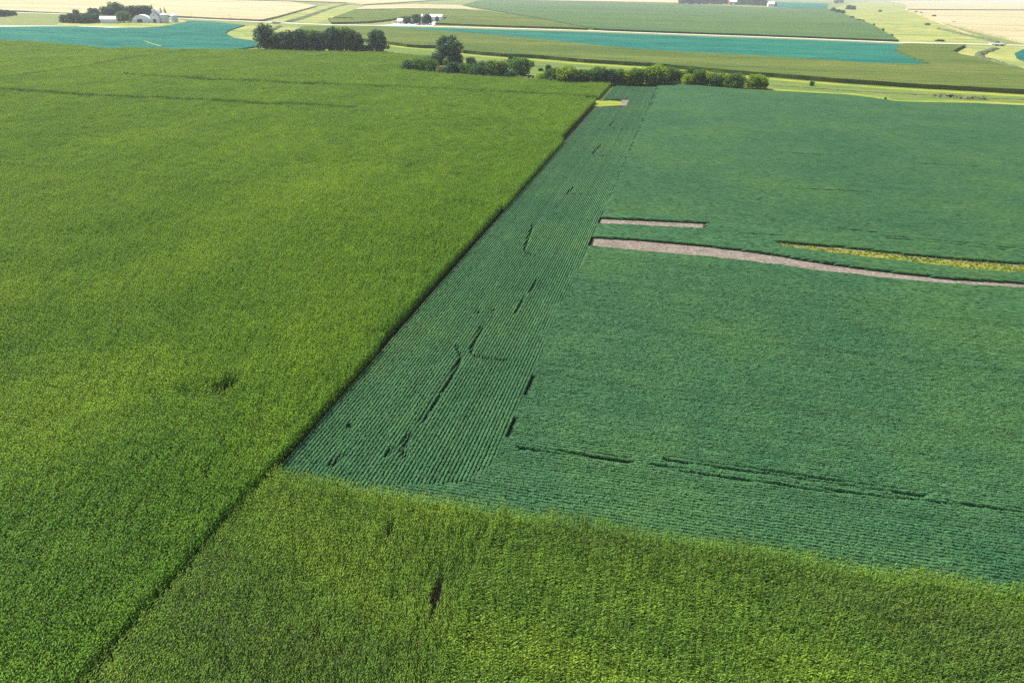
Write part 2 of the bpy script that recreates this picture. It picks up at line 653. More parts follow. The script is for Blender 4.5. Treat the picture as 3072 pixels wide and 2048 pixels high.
fb = rng.integers(0, 2, len(Xb)) * math.pi
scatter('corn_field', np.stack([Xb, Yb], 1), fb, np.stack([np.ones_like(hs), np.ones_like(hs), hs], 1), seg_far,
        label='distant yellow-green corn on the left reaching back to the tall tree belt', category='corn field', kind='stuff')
print('left corn', len(Xa), len(Xb))

# --- foreground corn
FX0 = -36.2


def fore_edge(X):
    return 49.0 + (X + 36) * 0.028


FORE_GAP = GP([(1332, 1712), (1318, 1760), (1292, 1835)], 1.6)
FORE_HOLES = [(G(1165, 1600, 1.5), 0.5), (G(1462, 1700, 1.5), 0.35), (G(1415, 1885, 1.5), 0.35), (G(2375, 1870, 1.5), 0.4), (G(2330, 1755, 1.5), 0.3)]


def fore_mask(X, Y):
    m = seen(X, Y, 0.2) & (X > FX0 - 0.1) & (Y < fore_edge(X) - 0.2 + 0.5 * (vnoise(X, Y, 2.5, 9) - 0.5)) & (Y > 12)
    m &= seg_dist(FORE_GAP, X, Y) > 0.33
    for c, rad in FORE_HOLES:
        m &= np.hypot(X - c[0], Y - c[1]) > rad
    return m


SPLIT = -12.0
X1, Y1 = grid_points(FX0, SPLIT, 12, 56, 0.48, 1.52)
k = fore_mask(X1, Y1)
X1, Y1 = X1[k], Y1[k]
X2, Y2 = grid_points(SPLIT + 0.2, 75, 12, 56, 1.52, CS)
Y2 = Y2 + (X2 + 36) * 0.028
k = fore_mask(X2, Y2)
X2, Y2 = X2[k], Y2[k]
X = np.concatenate([X1, X2])
Y = np.concatenate([Y1, Y2])
rot = np.concatenate([rng.integers(0, 2, len(X1)) * math.pi, math.pi / 2 + rng.integers(0, 2, len(X2)) * math.pi])
hs = 0.84 + 0.3 * vnoise(X, Y, 5, 5) + 0.06 * rng.normal(size=len(X))
wx = np.concatenate([np.full(len(X1), 0.68), np.full(len(X2), 0.9)])
scatter('corn_field', np.stack([X, Y], 1), rot, np.stack([wx, np.ones_like(hs), hs], 1), seg_fore,
        label='olive green tasselled corn across the bottom, with one narrow bare gap', category='corn field', kind='stuff')
print('fore corn', len(X))

sheet('field_soil', np.array([(-420, 5), (140, 5), (140, 47), (V0 + 0.5, 47), (V0 + 0.5, 338)] + [tuple(p) for p in LEFT_FAR] + [(-700, 480)]), -0.004, M['soil_dark'],
      label='dark soil beneath the corn', category='soil')

for _A, _lab in ((LEFT_GAPS[0][0], 'grassed terrace line across the left corn, nearer one'), (LEFT_GAPS[1][0], 'grassed terrace line across the left corn, farther one reaching the bean corner')):
    strip('grass_terrace', _A, 5.0, 0.003, M['terrain'], label=_lab, category='grass')

# ------------------------------------------------------------------ soybeans
SOY_FAR = GP([(1842, 262), (1850, 258), (1900, 255), (2000, 255), (2090, 258), (2200, 268), (2390, 279), (2560, 288), (2650, 300), (2700, 308), (2900, 312), (3072, 320), (3700, 345)])
SOY_POLY = np.array([(V0 + 0.4, 48.0)] + [(V0 + 0.4, 330)] + [tuple(p) for p in SOY_FAR] + [(330, 48.0)])
S1 = np.concatenate([GP([(1797, 657), (2110, 672)]), GP([(2110, 682), (1806, 668)], 0.62)])
S2 = GP([(1780, 716), (1900, 722), (2000, 731), (2120, 742), (2230, 755), (2320, 768), (2420, 785), (2560, 806), (2700, 823), (2850, 840), (3072, 853), (3400, 870)])
S2 = np.concatenate([S2, GP([(3400, 880), (3072, 860), (2850, 848), (2700, 835), (2560, 820), (2450, 808), (2330, 790), (2230, 780), (2150, 770), (2000, 757), (1900, 748), (1776, 736)], 0.62)])
S3 = GP([(2330, 728), (2380, 734), (2520, 744), (2700, 764), (2900, 783), (3072, 795), (3400, 812)])
S3 = np.concatenate([S3, GP([(3400, 832), (3072, 817), (2950, 808), (2800, 792), (2620, 771), (2450, 750), (2360, 738)], 0.6)])
S4 = np.concatenate([GP([(1788, 302), (1886, 300)]), GP([(1880, 314), (1872, 319), (1790, 320)], 0.62)])
K = 1.3061
TRACKS = [([(1108, 750), (1085, 795), (1083, 810), (1100, 820), (1160, 828)], 0.38), ([(1050, 795), (1060, 820), (1040, 860), (1005, 915), (970, 968)], 0.4),
          ([(1095, 720), (1105, 705), (1135, 712)], 0.36), ([(1225, 515), (1205, 570), (1212, 583), (1232, 586)], 0.36), ([(895, 1032), (888, 1042)], 0.5),
          ([(937, 1000), (930, 1022)], 0.5), ([(784, 1045), (762, 1066)], 0.5), ([(925, 1035), (932, 1046)], 0.4), ([(800, 975), (803, 978)], 0.4),
          ([(1412, 276), (1402, 288), (1412, 296), (1445, 298)], 0.42), ([(1380, 332), (1362, 352), (1372, 358), (1395, 357)], 0.42),
          ([(1318, 428), (1302, 445), (1335, 446)], 0.42), ([(1482, 232), (1502, 238), (1478, 246), (1420, 248)], 0.5), ([(1450, 207), (1480, 208), (1505, 212)], 0.5),
          ([(1195, 1028), (1300, 1040), (1450, 1058)], 0.42), ([(1530, 1053), (1700, 1077), (1900, 1104), (2120, 1137)], 0.45),
          ([(1500, 1066), (1680, 1098), (1900, 1125), (2352, 1172)], 0.3), ([(2030, 541), (2180, 553), (2352, 572)], 0.34), ([(2040, 546), (2190, 560), (2352, 578)], 0.3),
          ([(1930, 524), (2010, 533)], 0.4), ([(1360, 1045), (1440, 1056)], 0.5), ([(1235, 640), (1180, 720)], 0.2), ([(1900, 607), (1960, 615)], 0.3),
          ([(1700, 535), (1790, 540)], 0.32), ([(1820, 432), (2000, 440)], 0.4), ([(2100, 375), (2250, 382)], 0.4), ([(1790, 350), (1900, 356)], 0.4)]
TRACKS = [(GP([(x * K, y * K) for x, y in t], 0.6), w * 0.85) for t, w in TRACKS]
SOYGAPS = [(GP([(1222 * K, 866 * K), (1206 * K, 912 * K)], 0.2), 0.55), (GP([(1176 * K, 963 * K), (1160 * K, 1012 * K)], 0.2), 0.5)]


def soy_ok(X, Y):
    m = inside(SOY_POLY, X, Y)
    for S in (S1, S2, S3, S4):
        m &= ~inside(S, X, Y)
    return m


def soy_height(X, Y):
    h = np.ones_like(X)
    for A, w in TRACKS:
        bb = (X > A[:, 0].min() - 2) & (X < A[:, 0].max() + 2) & (Y > A[:, 1].min() - 2) & (Y < A[:, 1].max() + 2)
        if bb.any():
            d = seg_dist(A, X[bb], Y[bb])
            h[bb] *= 1 - 0.75 * np.exp(-(d / w) ** 4) * (0.55 + 0.45 * (vnoise(X[bb], Y[bb], 1.1, 77) > 0.2))
    return h


PROF = np.array([(-0.175, 0.16), (-0.18, 0.45), (-0.085, 0.63), (0.09, 0.64), (0.18, 0.45), (0.175, 0.16)])
KP = len(PROF)


def soy_row(axis, c, s0, s1, wide=1.0):
    """arrays for one row of bushy plants along y (axis 1) or x (axis 0) at offset c"""
    S = [s0]
    while S[-1] < s1:
        x, y = (c, S[-1]) if axis == 1 else (S[-1], c)
        d = math.sqrt(x * x + y * y + CAM_H ** 2)
        S.append(S[-1] + max(0.2, d * 0.0036))
    S = np.array(S)
    n0 = len(S)
    X, Y = (np.full(n0, c), S) if axis == 1 else (S, np.full(n0, c))
    wob = 0.10 * (vnoise(S, np.full(n0, c), 14.0, 21) - 0.5) + 0.25 * (vnoise(S, np.full(n0, 0.5), 60.0, 33) - 0.5)
    if axis == 0:
        Y = Y + wob + 0.028 * (S - HEAD_X) * np.clip((85 - c) / 30, 0, 1)
    else:
        X = X + wob
    ok = soy_ok(X, Y) & seen(X, Y, 0.14)
    if ok.sum() < 4:
        return None
    calm = np.clip(105.0 / np.sqrt(X ** 2 + Y ** 2 + CAM_H ** 2), 0.25, 1.0) ** 1.5
    hh = soy_height(X, Y) * (0.95 + calm * (0.16 * (vnoise(X, Y, 7, 11) - 0.4) + 0.03 * rng.normal(size=n0)))
    lump = 1.0 + 0.13 * calm * (-0.5 + vnoise(S, np.full(n0, c * 3.1), 0.55, 13))
    Vs, Fs, Ts, b = [], [], [], 0
    idx = np.where(ok)[0]
    runs = np.split(idx, np.where(np.diff(idx) > 1)[0] + 1)
    for r in runs:
        if len(r) < 4:
            continue
        n = len(r)
        taper = np.ones(n)
        taper[0] = taper[-1] = 0.35
        taper[1] = taper[-2] = 0.8
        st = np.gradient(S[r])
        a = wide * (PROF[None, :, 0] * (lump[r] * np.clip(hh[r] + 0.15, 0.45, 1.05) * taper)[:, None]) + rng.normal(0, 0.02, (n, KP))
        z = PROF[None, :, 1] * (hh[r] * lump[r] * taper)[:, None] + rng.normal(0, 0.035, (n, KP)) * calm[r][:, None] * (PROF[None, :, 1] > 0.2)
        z = np.maximum(z, 0.02)
        al = S[r][:, None] + rng.normal(0, 0.25, (n, KP)) * st[:, None]
        if axis == 1:
            V = np.stack([X[r][:, None] + a, al, z], -1)
        else:
            V = np.stack([al, Y[r][:, None] + a, z], -1)
        V = V.reshape(-1, 3)
        i = np.arange(n - 1)[:, None] * KP + np.arange(KP - 1)[None, :]
        q = np.stack([i, i + KP, i + KP + 1, i + 1], -1).reshape(-1, 4)
        if axis == 0:
            q = q[:, ::-1]
        Vs.append(V)
        Fs.append(q + b)
        Ts.append(0.3 + 0.4 * rng.random(len(V)))
        b += len(V)
        # single leaflets standing proud of the near rows
        dd = np.sqrt(X[r] ** 2 + Y[r] ** 2 + CAM_H ** 2)
        cnt = np.where(dd < 135, 20 * st * np.clip((150 - dd) / 40, 0.4, 1.0), 0)
        cnt = np.floor(cnt + rng.random(n)).astype(int)
        m = int(cnt.sum())
        if m:
            ii = np.repeat(np.arange(n), cnt)
            t = np.clip(rng.normal(0.5, 0.18, m), 0.12, 0.88)
            tp = t * (KP - 1)
            t0 = np.minimum(tp.astype(int), KP - 2)
            fr = tp - t0
            pa = PROF[t0, 0] * (1 - fr) + PROF[t0 + 1, 0] * fr
            pz = PROF[t0, 1] * (1 - fr) + PROF[t0 + 1, 1] * fr
            sc = (hh[r] * lump[r] * taper)[ii]
            ca = pa * 0.98 * np.clip(sc + 0.15, 0.45, 1.05) + rng.normal(0, 0.015, m)
            cz = np.maximum(pz * sc + rng.uniform(0.0, 0.09, m), 0.08)
            cs = S[r][ii] + (rng.random(m) - 0.5) * st[ii]
            nn = np.stack([pa * 2.6 + rng.normal(0, 0.26, m), rng.normal(0, 0.26, m), np.ones(m)], 1)
            nn /= np.linalg.norm(nn, axis=1)[:, None]
            t1 = np.cross(nn, rng.normal(size=(m, 3)))
            t1 /= np.linalg.norm(t1, axis=1)[:, None]
            t2 = np.cross(nn, t1)
            sz = rng.uniform(0.055, 0.105, m)[:, None]
            C = np.stack([ca, cs, cz], 1)
            Q = np.stack([C - t1 * sz, C - t2 * sz * 0.75, C + t1 * sz, C + t2 * sz * 0.75], 1).reshape(-1, 3)
            if axis == 1:
                Q[:, 0] += np.repeat(X[r][ii], 4)
            else:
                Q = Q[:, [1, 0, 2]]
                Q[:, 1] += np.repeat(Y[r][ii], 4)
            Vs.append(Q)
            Fs.append(np.arange(4 * m).reshape(m, 4) + b)
            Ts.append(np.repeat(0.25 + 0.6 * rng.random(m), 4))
            b += len(Q)
    if not Vs:
        return None
    return np.concatenate(Vs), np.concatenate(Fs), np.concatenate(Ts)


def add_rows(parent, rows, name, kind=None):
    Vs, Fs, Ts, b = [], [], [], 0
    for r in rows:
        Vs.append(r[0])
        Fs.append(r[1] + b)
        Ts.append(r[2])
        b += len(r[0])
    o = obj(name, mesh_np(name, np.concatenate(Vs), np.concatenate(Fs), M['soy'], np.concatenate(Ts)), parent)
    if kind:
        o['kind'] = kind
    return len(np.concatenate(Fs)) * 2


tris = 0
headland = empty('soybean_headland', (V0, 49, 0))
tag(headland, 'strip of soybeans whose rows run along the corn edge away from the viewer', 'soybeans', None, 'stuff')
headland.location = (0, 0, 0)
c = V0 + 0.8
while c < HEAD_X + 0.1:
    start = 49.4 if c < -27 else 49.4 + (c + 27) * 0.42
    r = soy_row(1, c, start, 392.0)
    if r is not None:
        tris += add_rows(headland, [r], 'soybean_row')
    c += BS
cross = empty('soybean_field', (0, 0, 0))
tag(cross, 'wide blue-green soybean field whose rows run across the picture to the right edge', 'soybeans', None, 'stuff')
c, i, rest = 49.6, 0, []
while c < 430:
    x0 = HEAD_X - 0.35 - 3.2 * max(0.0, vnoise(np.array([c]), np.array([0.0]), 3.2, 41)[0] - 0.42)
    if c < 54:
        x0 = -29.5 + (c - 49.6) * 3.0
    for A, w in SOYGAPS:
        if A[:, 1].min() < c < A[:, 1].max():
            x0 = HEAD_X + 0.42
    r = soy_row(0, c, x0, 300.0)
    if r is not None:
        if i < 245:
            tris += add_rows(cross, [r], 'soybean_row')
        else:
            rest.append(r)
        i += 1
    c += BS
if rest:
    tris += add_rows(cross, rest, 'soybean_rows', 'stuff')

sheet('field_soil', np.array([(V0 + 0.5, 47.02)] + [(V0 + 0.5, 335)] + [tuple(p) for p in SOY_FAR] + [(330, 47.02)]), -0.0045, M['soil_dark'],
      label='dark soil beneath the soybeans', category='soil')
sheet('bare_soil', rough_outline(S1, 1.0, 0.08), 0.004, M['soil'],
      label='short thin strip of bare tan soil in the soybean field', category='soil')
sheet('bare_soil', rough_outline(S2, 1.5, 0.12), 0.004, M['soil'], label='long tapering strip of bare pinkish soil in the soybean field', category='soil')
sheet('bare_soil', rough_outline(GP([(1862, 299), (1888, 299), (1884, 316), (1868, 318)]), 2, 0.2), 0.006, M['soil'], label='small bare soil patch beside a grass patch at the corn corner', category='soil')
sheet('grass_strip', rough_outline(S3, 1.5, 0.25), 0.004, M['strip_grass'], label='yellow-green grassy strip running to the right edge between soybeans', category='grass')
sheet('grass_patch', rough_outline(GP([(1786, 304), (1830, 302), (1868, 306), (1873, 316), (1800, 320), (1780, 319)]), 2, 0.2), 0.004, M['grass'],
      label='small yellow-green grass patch at the end of the corn and bean boundary', category='grass')

# ------------------------------------------------------------------ far fields
M['corn_far'] = mat_ground('far_corn_canopy', [(0.37, (0.048, 0.085, 0.018)), (0.5, (0.075, 0.11, 0.024)), (0.63, (0.11, 0.135, 0.03))], 70,
                           [(0.37, (0.035, 0.075, 0.018)), (0.5, (0.08, 0.11, 0.026)), (0.63, (0.13, 0.14, 0.036))], 5, bump=1.0, bump_size=1.2, stretch=(5, 1, 1), rough=0.9)
M['corn_green'] = mat_ground('far_green_corn_canopy', [(0.37, (0.035, 0.085, 0.03)), (0.5, (0.055, 0.105, 0.036)), (0.63, (0.08, 0.12, 0.042))], 110,
                             [(0.37, (0.03, 0.075, 0.028)), (0.63, (0.09, 0.13, 0.045))], 7, bump=1.0, bump_size=1.5, stretch=(5, 1, 1), rough=0.9)
M['corn_pale'] = mat_ground('far_haze_paled_corn_canopy', [(0.37, (0.2, 0.21, 0.1)), (0.5, (0.37, 0.28, 0.16)), (0.63, (0.4, 0.34, 0.22))], 120,  # pale crop colour, lifted further to carry the whitening of distant haze
                            [(0.37, (0.17, 0.19, 0.09)), (0.63, (0.4, 0.35, 0.2))], 10, bump=0.8, bump_size=2, stretch=(6, 1, 1), rough=0.9)
M['soy_far'] = mat_ground('far_soybean_canopy', [(0.38, (0.008, 0.078, 0.062)), (0.5, (0.012, 0.1, 0.078)), (0.62, (0.022, 0.128, 0.082))], 50,
                          [(0.42, (0.006, 0.066, 0.052)), (0.58, (0.022, 0.135, 0.088))], 9, bump=0.5, bump_size=1.0, stretch=(4, 1, 1), rough=0.9)
M['pasture'] = mat_ground('far_pasture_grass', [(0.36, (0.08, 0.15, 0.055)), (0.5, (0.19, 0.22, 0.06)), (0.64, (0.32, 0.29, 0.09))], 50,
                          [(0.36, (0.075, 0.14, 0.05)), (0.5, (0.19, 0.21, 0.065)), (0.64, (0.33, 0.3, 0.11))], 7, bump=0.6, bump_size=2, stretch=(2, 1, 1))
M['brush'] = mat_ground('creek_brush', [(0.3, (0.05, 0.085, 0.035)), (0.7, (0.13, 0.14, 0.07))], 8,
                        [(0.3, (0.04, 0.08, 0.035)), (0.7, (0.15, 0.15, 0.08))], 2, bump=0.5, bump_size=1.2)
M['gravel'] = mat_ground('road_gravel', [(0.3, (0.46, 0.43, 0.38)), (0.7, (0.6, 0.57, 0.52))], 20, [(0.3, (0.44, 0.41, 0.37)), (0.7, (0.62, 0.59, 0.55))], 2)
M['verge'] = mat_ground('road_verge_grass', [(0.3, (0.12, 0.16, 0.05)), (0.7, (0.22, 0.22, 0.09))], 12, [(0.3, (0.1, 0.15, 0.05)), (0.7, (0.24, 0.21, 0.11))], 2.5)


def canopy(name, px, h, mat, label, category, seed=1, amp=0.35):
    """a standing crop seen from afar: its outline raised to crop height, edges uneven"""
    P = rough_outline(GP(px), 6.0, amp, seed)
    if sum((P[i - 1][0] * P[i][1] - P[i][0] * P[i - 1][1]) for i in range(len(P))) < 0:
        P = P[::-1]
    n = len(P)
    r = np.random.default_rng(seed + 5)
    top = h * (0.93 + 0.14 * r.random(n))
    V = [(x, y, 0.0) for x, y in P] + [(x, y, z) for (x, y), z in zip(P, top)]
    F = [[i, (i + 1) % n, n + (i + 1) % n, n + i] for i in range(n)] + [list(range(n, 2 * n))]
    o = obj(name, mesh_py(name, V, F, mat))
    return tag(o, label, category, None, 'stuff')


MEADOW = GP([(880, 84), (905, 84), (885, 95), (950, 110), (1100, 124), (1163, 132), (1220, 140), (1270, 143), (1320, 144), (1390, 158), (1500, 168), (1600, 173), (1750, 186), (1950, 198),
             (2050, 206), (2200, 220), (2390, 236), (2500, 245), (2700, 259), (2900, 270), (3072, 280), (3600, 316), (3600, 345), (3072, 321), (2900, 313), (2700, 309), (2650, 301), (2560, 289),
             (2390, 280), (2200, 269), (2090, 259), (2000, 256), (1900, 256), (1855, 262), (1838, 275), (1815, 300), (1790, 303), (1826, 262), (1700, 260), (1620, 252), (1450, 241), (1310, 227), (1210, 216), (1280, 180), (1160, 166), (785, 159),
             (770, 145), (740, 120)])
M['meadow'] = mat_ground('rough_meadow_grass', [(0.36, (0.05, 0.105, 0.03)), (0.5, (0.1, 0.15, 0.032)), (0.64, (0.18, 0.19, 0.05))], 9,
                         [(0.36, (0.045, 0.1, 0.03)), (0.5, (0.1, 0.15, 0.035)), (0.64, (0.2, 0.18, 0.075))], 2.0, bump=0.6, bump_size=1.2, stretch=(6, 1, 1), mix2=0.5)
sheet('grass_waterway', MEADOW, -0.001, M['meadow'], label='rough green grass waterway winding between the fields', category='grass')
EDGE1 = GP([(1165, 134), (1220, 142), (1320, 149), (1390, 162), (1500, 171.5), (1600, 177), (1750, 190), (1950, 202.5), (2050, 211), (2200, 225), (2390, 241), (2500, 250), (2700, 264), (2900, 275), (3072, 285), (3500, 314)])
strip('mown_grass_strip', EDGE1 - np.array([-0.8, 5.5]), 8.0, 0.003, M['grass'], label='mown yellow strip along the foot of the long corn field', category='grass')
EDGE2 = GP([(2300, 273), (2390, 278), (2560, 287), (2650, 299), (2700, 307), (2900, 311), (3072, 319), (3500, 337)])
strip('mown_grass_strip', EDGE2 + np.array([0.5, 5.0]), 9.0, 0.003, M['grass'], label='mown yellow strip along the far edge of the big soybean field', category='grass')
strip('mown_grass_strip', GP([(785, 154), (900, 158), (1160, 166), (1230, 171), (1290, 178)]) + np.array([0, 4.0]), 7.0, 0.003, M['grass'], label='mown yellow strip behind the far left corn edge', category='grass')
sheet('creek_bank', GP([(905, 82), (870, 100), (800, 135), (769, 127), (703, 117), (676, 103), (690, 92), (750, 76), (800, 72)]), 0.004, M['pasture'], label='tufted creek bank below the left road bridge', category='grass')
sheet('creek_bank', GP([(2905, 138), (2850, 162), (2883, 172), (2950, 186), (3072, 229), (3500, 330), (3700, 170), (3072, 140)]), 0.004, M['pasture'],
      label='grassy creek bank below the road at the right edge', category='grass')
sheet('pasture', GP([(2704, 127), (2622, 78), (2560, 52), (2492, 28), (2560, 8), (2640, 3), (2700, 14), (2722, 32), (2825, 71), (3010, 132)]), 0.004, M['pasture'],
      label='pale yellow-green pasture beyond the road at upper right', category='pasture')
sheet('creek_corridor', GP([(790, 68), (955, 20), (1000, 13), (1085, 19), (1055, 32), (985, 60), (930, 74)]), 0.004, M['pasture'], label='pale grassy creek corridor beyond the left bridge', category='grass')
sheet('farmyard_lawn', GP([(170, 76), (340, 81), (430, 84), (510, 80), (560, 64), (530, 58), (330, 56), (190, 60)]), 0.006, M['pasture'], label='lawn around the left farmstead', category='lawn')
sheet('farmyard_track', GP([(-200, 78), (150, 78), (250, 79), (420, 84), (415, 85.5), (250, 81.5), (120, 81), (-200, 82)]), 0.010, M['gravel'], label='pale dirt track in front of the left farmstead', category='track')
sheet('farmyard_gravel', GP([(1070, 79), (1165, 75), (1192, 69), (1235, 66), (1330, 66), (1305, 76), (1290, 80.5), (1165, 80)]), 0.010, M['gravel'], label='pale gravel yard of the roadside farmstead', category='yard')

FARF = [
    ('soybean_field', [(-400, 82), (0, 83), (150, 82), (230, 82), (330, 86), (420, 86), (490, 82), (540, 72), (570, 65), (640, 68), (735, 78), (690, 93), (676, 103), (703, 117), (769, 127), (776, 142), (722, 150), (600, 156),
                       (540, 157), (400, 150), (320, 153), (245, 145), (130, 135), (0, 128), (-500, 104)], 0.9, 'soy_far', 'teal soybean field in front of the left farmstead', 'soybeans'),
    ('soybean_field', [(1172, 83), (1300, 86), (1500, 92.5), (1750, 99.5), (2000, 108.5), (2200, 116), (2390, 122), (2600, 131), (2708, 136.5), (2690, 147), (2685, 155), (2700, 165), (2800, 204), (2600, 199), (2390, 183), (2200, 172),
                       (2060, 165), (1900, 155), (1750, 140), (1600, 123), (1440, 108), (1300, 98), (1180, 89)], 0.9, 'soy_far', 'long teal soybean wedge just below the gravel road', 'soybeans'),
    ('corn_field', [(915, 84), (1165, 86), (1180, 89.5), (1300, 98.5), (1440, 108.5), (1600, 123.5), (1750, 140.5), (1900, 155.5), (2060, 165.5), (2200, 172.5), (2390, 183.5), (2600, 199.5), (2801, 204.5), (2701, 165), (2686, 155), (2691, 147),
                    (2716, 138), (2895, 142), (2855, 162), (2883, 172), (2950, 187), (3072, 230), (3500, 340), (3500, 312), (3072, 283), (2900, 273), (2700, 262), (2500, 248), (2390, 239), (2200, 223), (2050, 209), (1950, 200.5),
                    (1750, 188.5), (1600, 175.5), (1500, 170.5), (1390, 160.5), (1320, 146), (1270, 145.5), (1220, 142), (1163, 134), (1100, 126), (950, 112), (887, 96)], 2.4, 'corn_far',
     'long corn field between the grass waterway and the teal soybean wedge', 'corn field'),
    ('soybean_field', [(3045, 162), (3072, 150), (3400, 150), (3400, 210), (3072, 186), (3050, 176)], 0.9, 'soy_far', 'small teal soybean corner at the right edge below the road', 'soybeans'),
    ('corn_field', [(-400, 22), (0, 35), (190, 43.5), (520, 53.5), (640, 59), (784, 65.5), (830, 55), (890, 38), (950, 21), (870, 8), (600, 2), (0, -9), (-400, -18)], 2.4, 'corn_pale', 'pale corn field beyond the left farmstead and road', 'corn field'),
    ('corn_field', [(500, -3), (870, 5), (1040, 10.5), (1088, 17), (1200, 10), (1380, -2), (1000, -14), (500, -22)], 2.4, 'corn_pale', 'palest corn field at the top edge beyond the creek corridor', 'corn field'),
    ('corn_field', [(995, 73.5), (1110, 70.5), (1165, 64.5), (1215, 55), (1345, 57), (1305, 75), (1500, 82.5), (1690, 88), (1765, 91.5), (1600, 58), (1470, 38), (1400, 33), (1235, 31), (1062, 34), (1000, 57), (1060, 58.8), (1060, 61), (985, 59.5)], 2.4, 'corn_far',
     'grey-green corn field around and right of the roadside farmstead', 'corn field'),
    ('corn_field', [(1062, 32), (1235, 29), (1400, 31), (1440, 34), (1380, 19), (1240, 15.5), (1100, 20)], 2.4, 'corn_pale', 'narrow pale corn field behind the roadside farmstead', 'corn field'),
    ('corn_field', [(1390, 17.5), (1455, 29), (1610, 57), (1780, 91), (1840, 94.5), (2000, 101), (2390, 115.5), (2695, 127.5), (2620, 80), (2560, 56), (2490, 30), (2300, 25), (2050, 15), (1790, 8.5), (1440, 2.5)], 2.4, 'corn_green',
     'broad green corn field above the road in the upper middle', 'corn field'),
    ('corn_field', [(1400, -5), (1440, 1), (1800, 6), (2036, 11), (2036, 3), (1400, -14)], 2.4, 'corn_pale', 'thin pale corn field beside the farthest farmstead', 'corn field'),
    ('soybean_field', [(2330, 6), (2485, 12), (2480, 28), (2320, 22)], 0.9, 'soy_far', 'faint far soybean field beside the farthest farmstead', 'soybeans'),
    ('corn_field', [(2724, 33.5), (3072, 34.5), (3500, 40), (3500, 165), (3072, 132), (2950, 103), (2827, 71)], 2.4, 'corn_pale', 'tan corn field beyond the road at the right edge', 'corn field'),
    ('corn_field', [(2730, 30), (2712, 14), (2660, 4), (3072, 2), (3500, 8), (3500, 36), (3072, 31)], 2.4, 'corn_pale', 'nearly white hazy corn field in the top right corner', 'corn field'),
]
for i, (nm, px, h, mk, lab, cat) in enumerate(FARF):
    canopy(nm, px, h, M[mk], lab, cat, seed=20 + i)

strip('drainage_line', GP([(432, 123), (448, 129), (465, 134), (484, 139)], 0.95), 2.2, 0.97, M['pasture'], label='pale drainage line in the left teal soybean field', category='grass')
strip('field_margin', GP([(395, 151.5), (450, 151), (545, 149.5)], 0.95), 2.0, 0.98, M['gravel'], label='pale margin along the near edge of the left teal soybean field', category='grass')
strip('field_track', GP([(2585, -2), (2650, 5), (2700, 14), (2722, 24), (2718, 31), (2685, 34), (2640, 35.5), (2560, 33)]), 9.0, 0.02, M['corn_pale'], label='pale curving farm track at the top of the pasture', category='track')
strip('field_track', GP([(2724, 33), (2770, 50), (2825, 72), (2900, 100), (2985, 131)]), 5.0, 0.02, M['corn_pale'], label='pale track along the creek beside the tan corn', category='track')

# ------------------------------------------------------------------ creek brush and gravel road
def road_line(px):
    return GP(px)


ROAD = road_line([(-700, 8), (-300, 27), (0, 38), (190, 44.5), (530, 57), (640, 62), (780, 68.5), (823, 70.3)])
ROAD2 = road_line([(850, 71.5), (900, 74), (1000, 77.5), (1150, 79.8), (1300, 82), (1500, 87.5), (1750, 94.5), (2000, 104), (2200, 111), (2390, 118), (2700, 131), (2960, 136.5), (2976, 137)])
ROAD3 = road_line([(3006, 138), (3072, 140), (3400, 152), (3800, 168)])


def road(name, pts, label):
    pts = np.asarray(pts)
    t = np.gradient(pts, axis=0)
    t /= np.linalg.norm(t, axis=1)[:, None]
    n = np.stack([-t[:, 1], t[:, 0]], 1)
    prof = [(-9.0, 0.0), (-4.2, 1.05), (-3.9, 1.1), (0, 1.2), (3.9, 1.1), (4.2, 1.05), (9.0, 0.0)]
    V, F, k = [], [], len(prof)
    for p, nn in zip(pts, n):
        for a, z in prof:
            V.append((p[0] + nn[0] * a, p[1] + nn[1] * a, z))
    mi = []
    for i in range(len(pts) - 1):
        for j in range(k - 1):
            F.append([i * k + j, i * k + j + 1, (i + 1) * k + j + 1, (i + 1) * k + j][::-1])
            mi.append(1 if j in (0, k - 2) else 0)
    F.append(list(range(k)))
    mi.append(1)
    F.append(list(range((len(pts) - 1) * k, len(pts) * k))[::-1])
    mi.append(1)
    me = mesh_py(name, V, F, M['gravel'])
    me.materials.append(M['verge'])
    for p, m_ in zip(me.polygons, mi):
        p.material_index = m_
    tag(obj(name, me), label, 'road', None, 'structure')


road('road', ROAD, 'pale gravel road passing behind the left farmstead')
road('road', ROAD2, 'long pale gravel road crossing the upper part between the two bridges')
road('road', ROAD3, 'short piece of gravel road right of the right bridge')


def ribbon_brush(name, px, width, h, mat, label, seed):
    """a low uneven bank of brush along a line"""
    A = GP(px)
    seg = np.concatenate([np.linspace(A[i], A[i + 1], 14, endpoint=False) for i in range(len(A) - 1)] + [A[-1:]])
    t = np.gradient(seg, axis=0)
    t /= np.linalg.norm(t, axis=1)[:, None] + 1e-9
    n = np.stack([-t[:, 1], t[:, 0]], 1)
    r = np.random.default_rng(seed)
    prof = np.array([(-0.5, 0.0), (-0.35, 0.6), (-0.1, 1.0), (0.15, 0.95), (0.38, 0.55), (0.5, 0.0)])
    k = len(prof)
    V = []
    for p, nn in zip(seg, n):
        ww = width * r.uniform(0.7, 1.25)
        for a, z in prof:
            V.append((p[0] + nn[0] * a * ww + r.normal(0, 0.5), p[1] + nn[1] * a * ww + r.normal(0, 0.5), z * h * r.uniform(0.5, 1.3)))
    F = [[i * k + j, i * k + j + 1, (i + 1) * k + j + 1, (i + 1) * k + j][::-1] for i in range(len(seg) - 1) for j in range(k - 1)]
    tag(obj(name, mesh_py(name, V, F, mat)), label, 'brush', None, 'stuff')


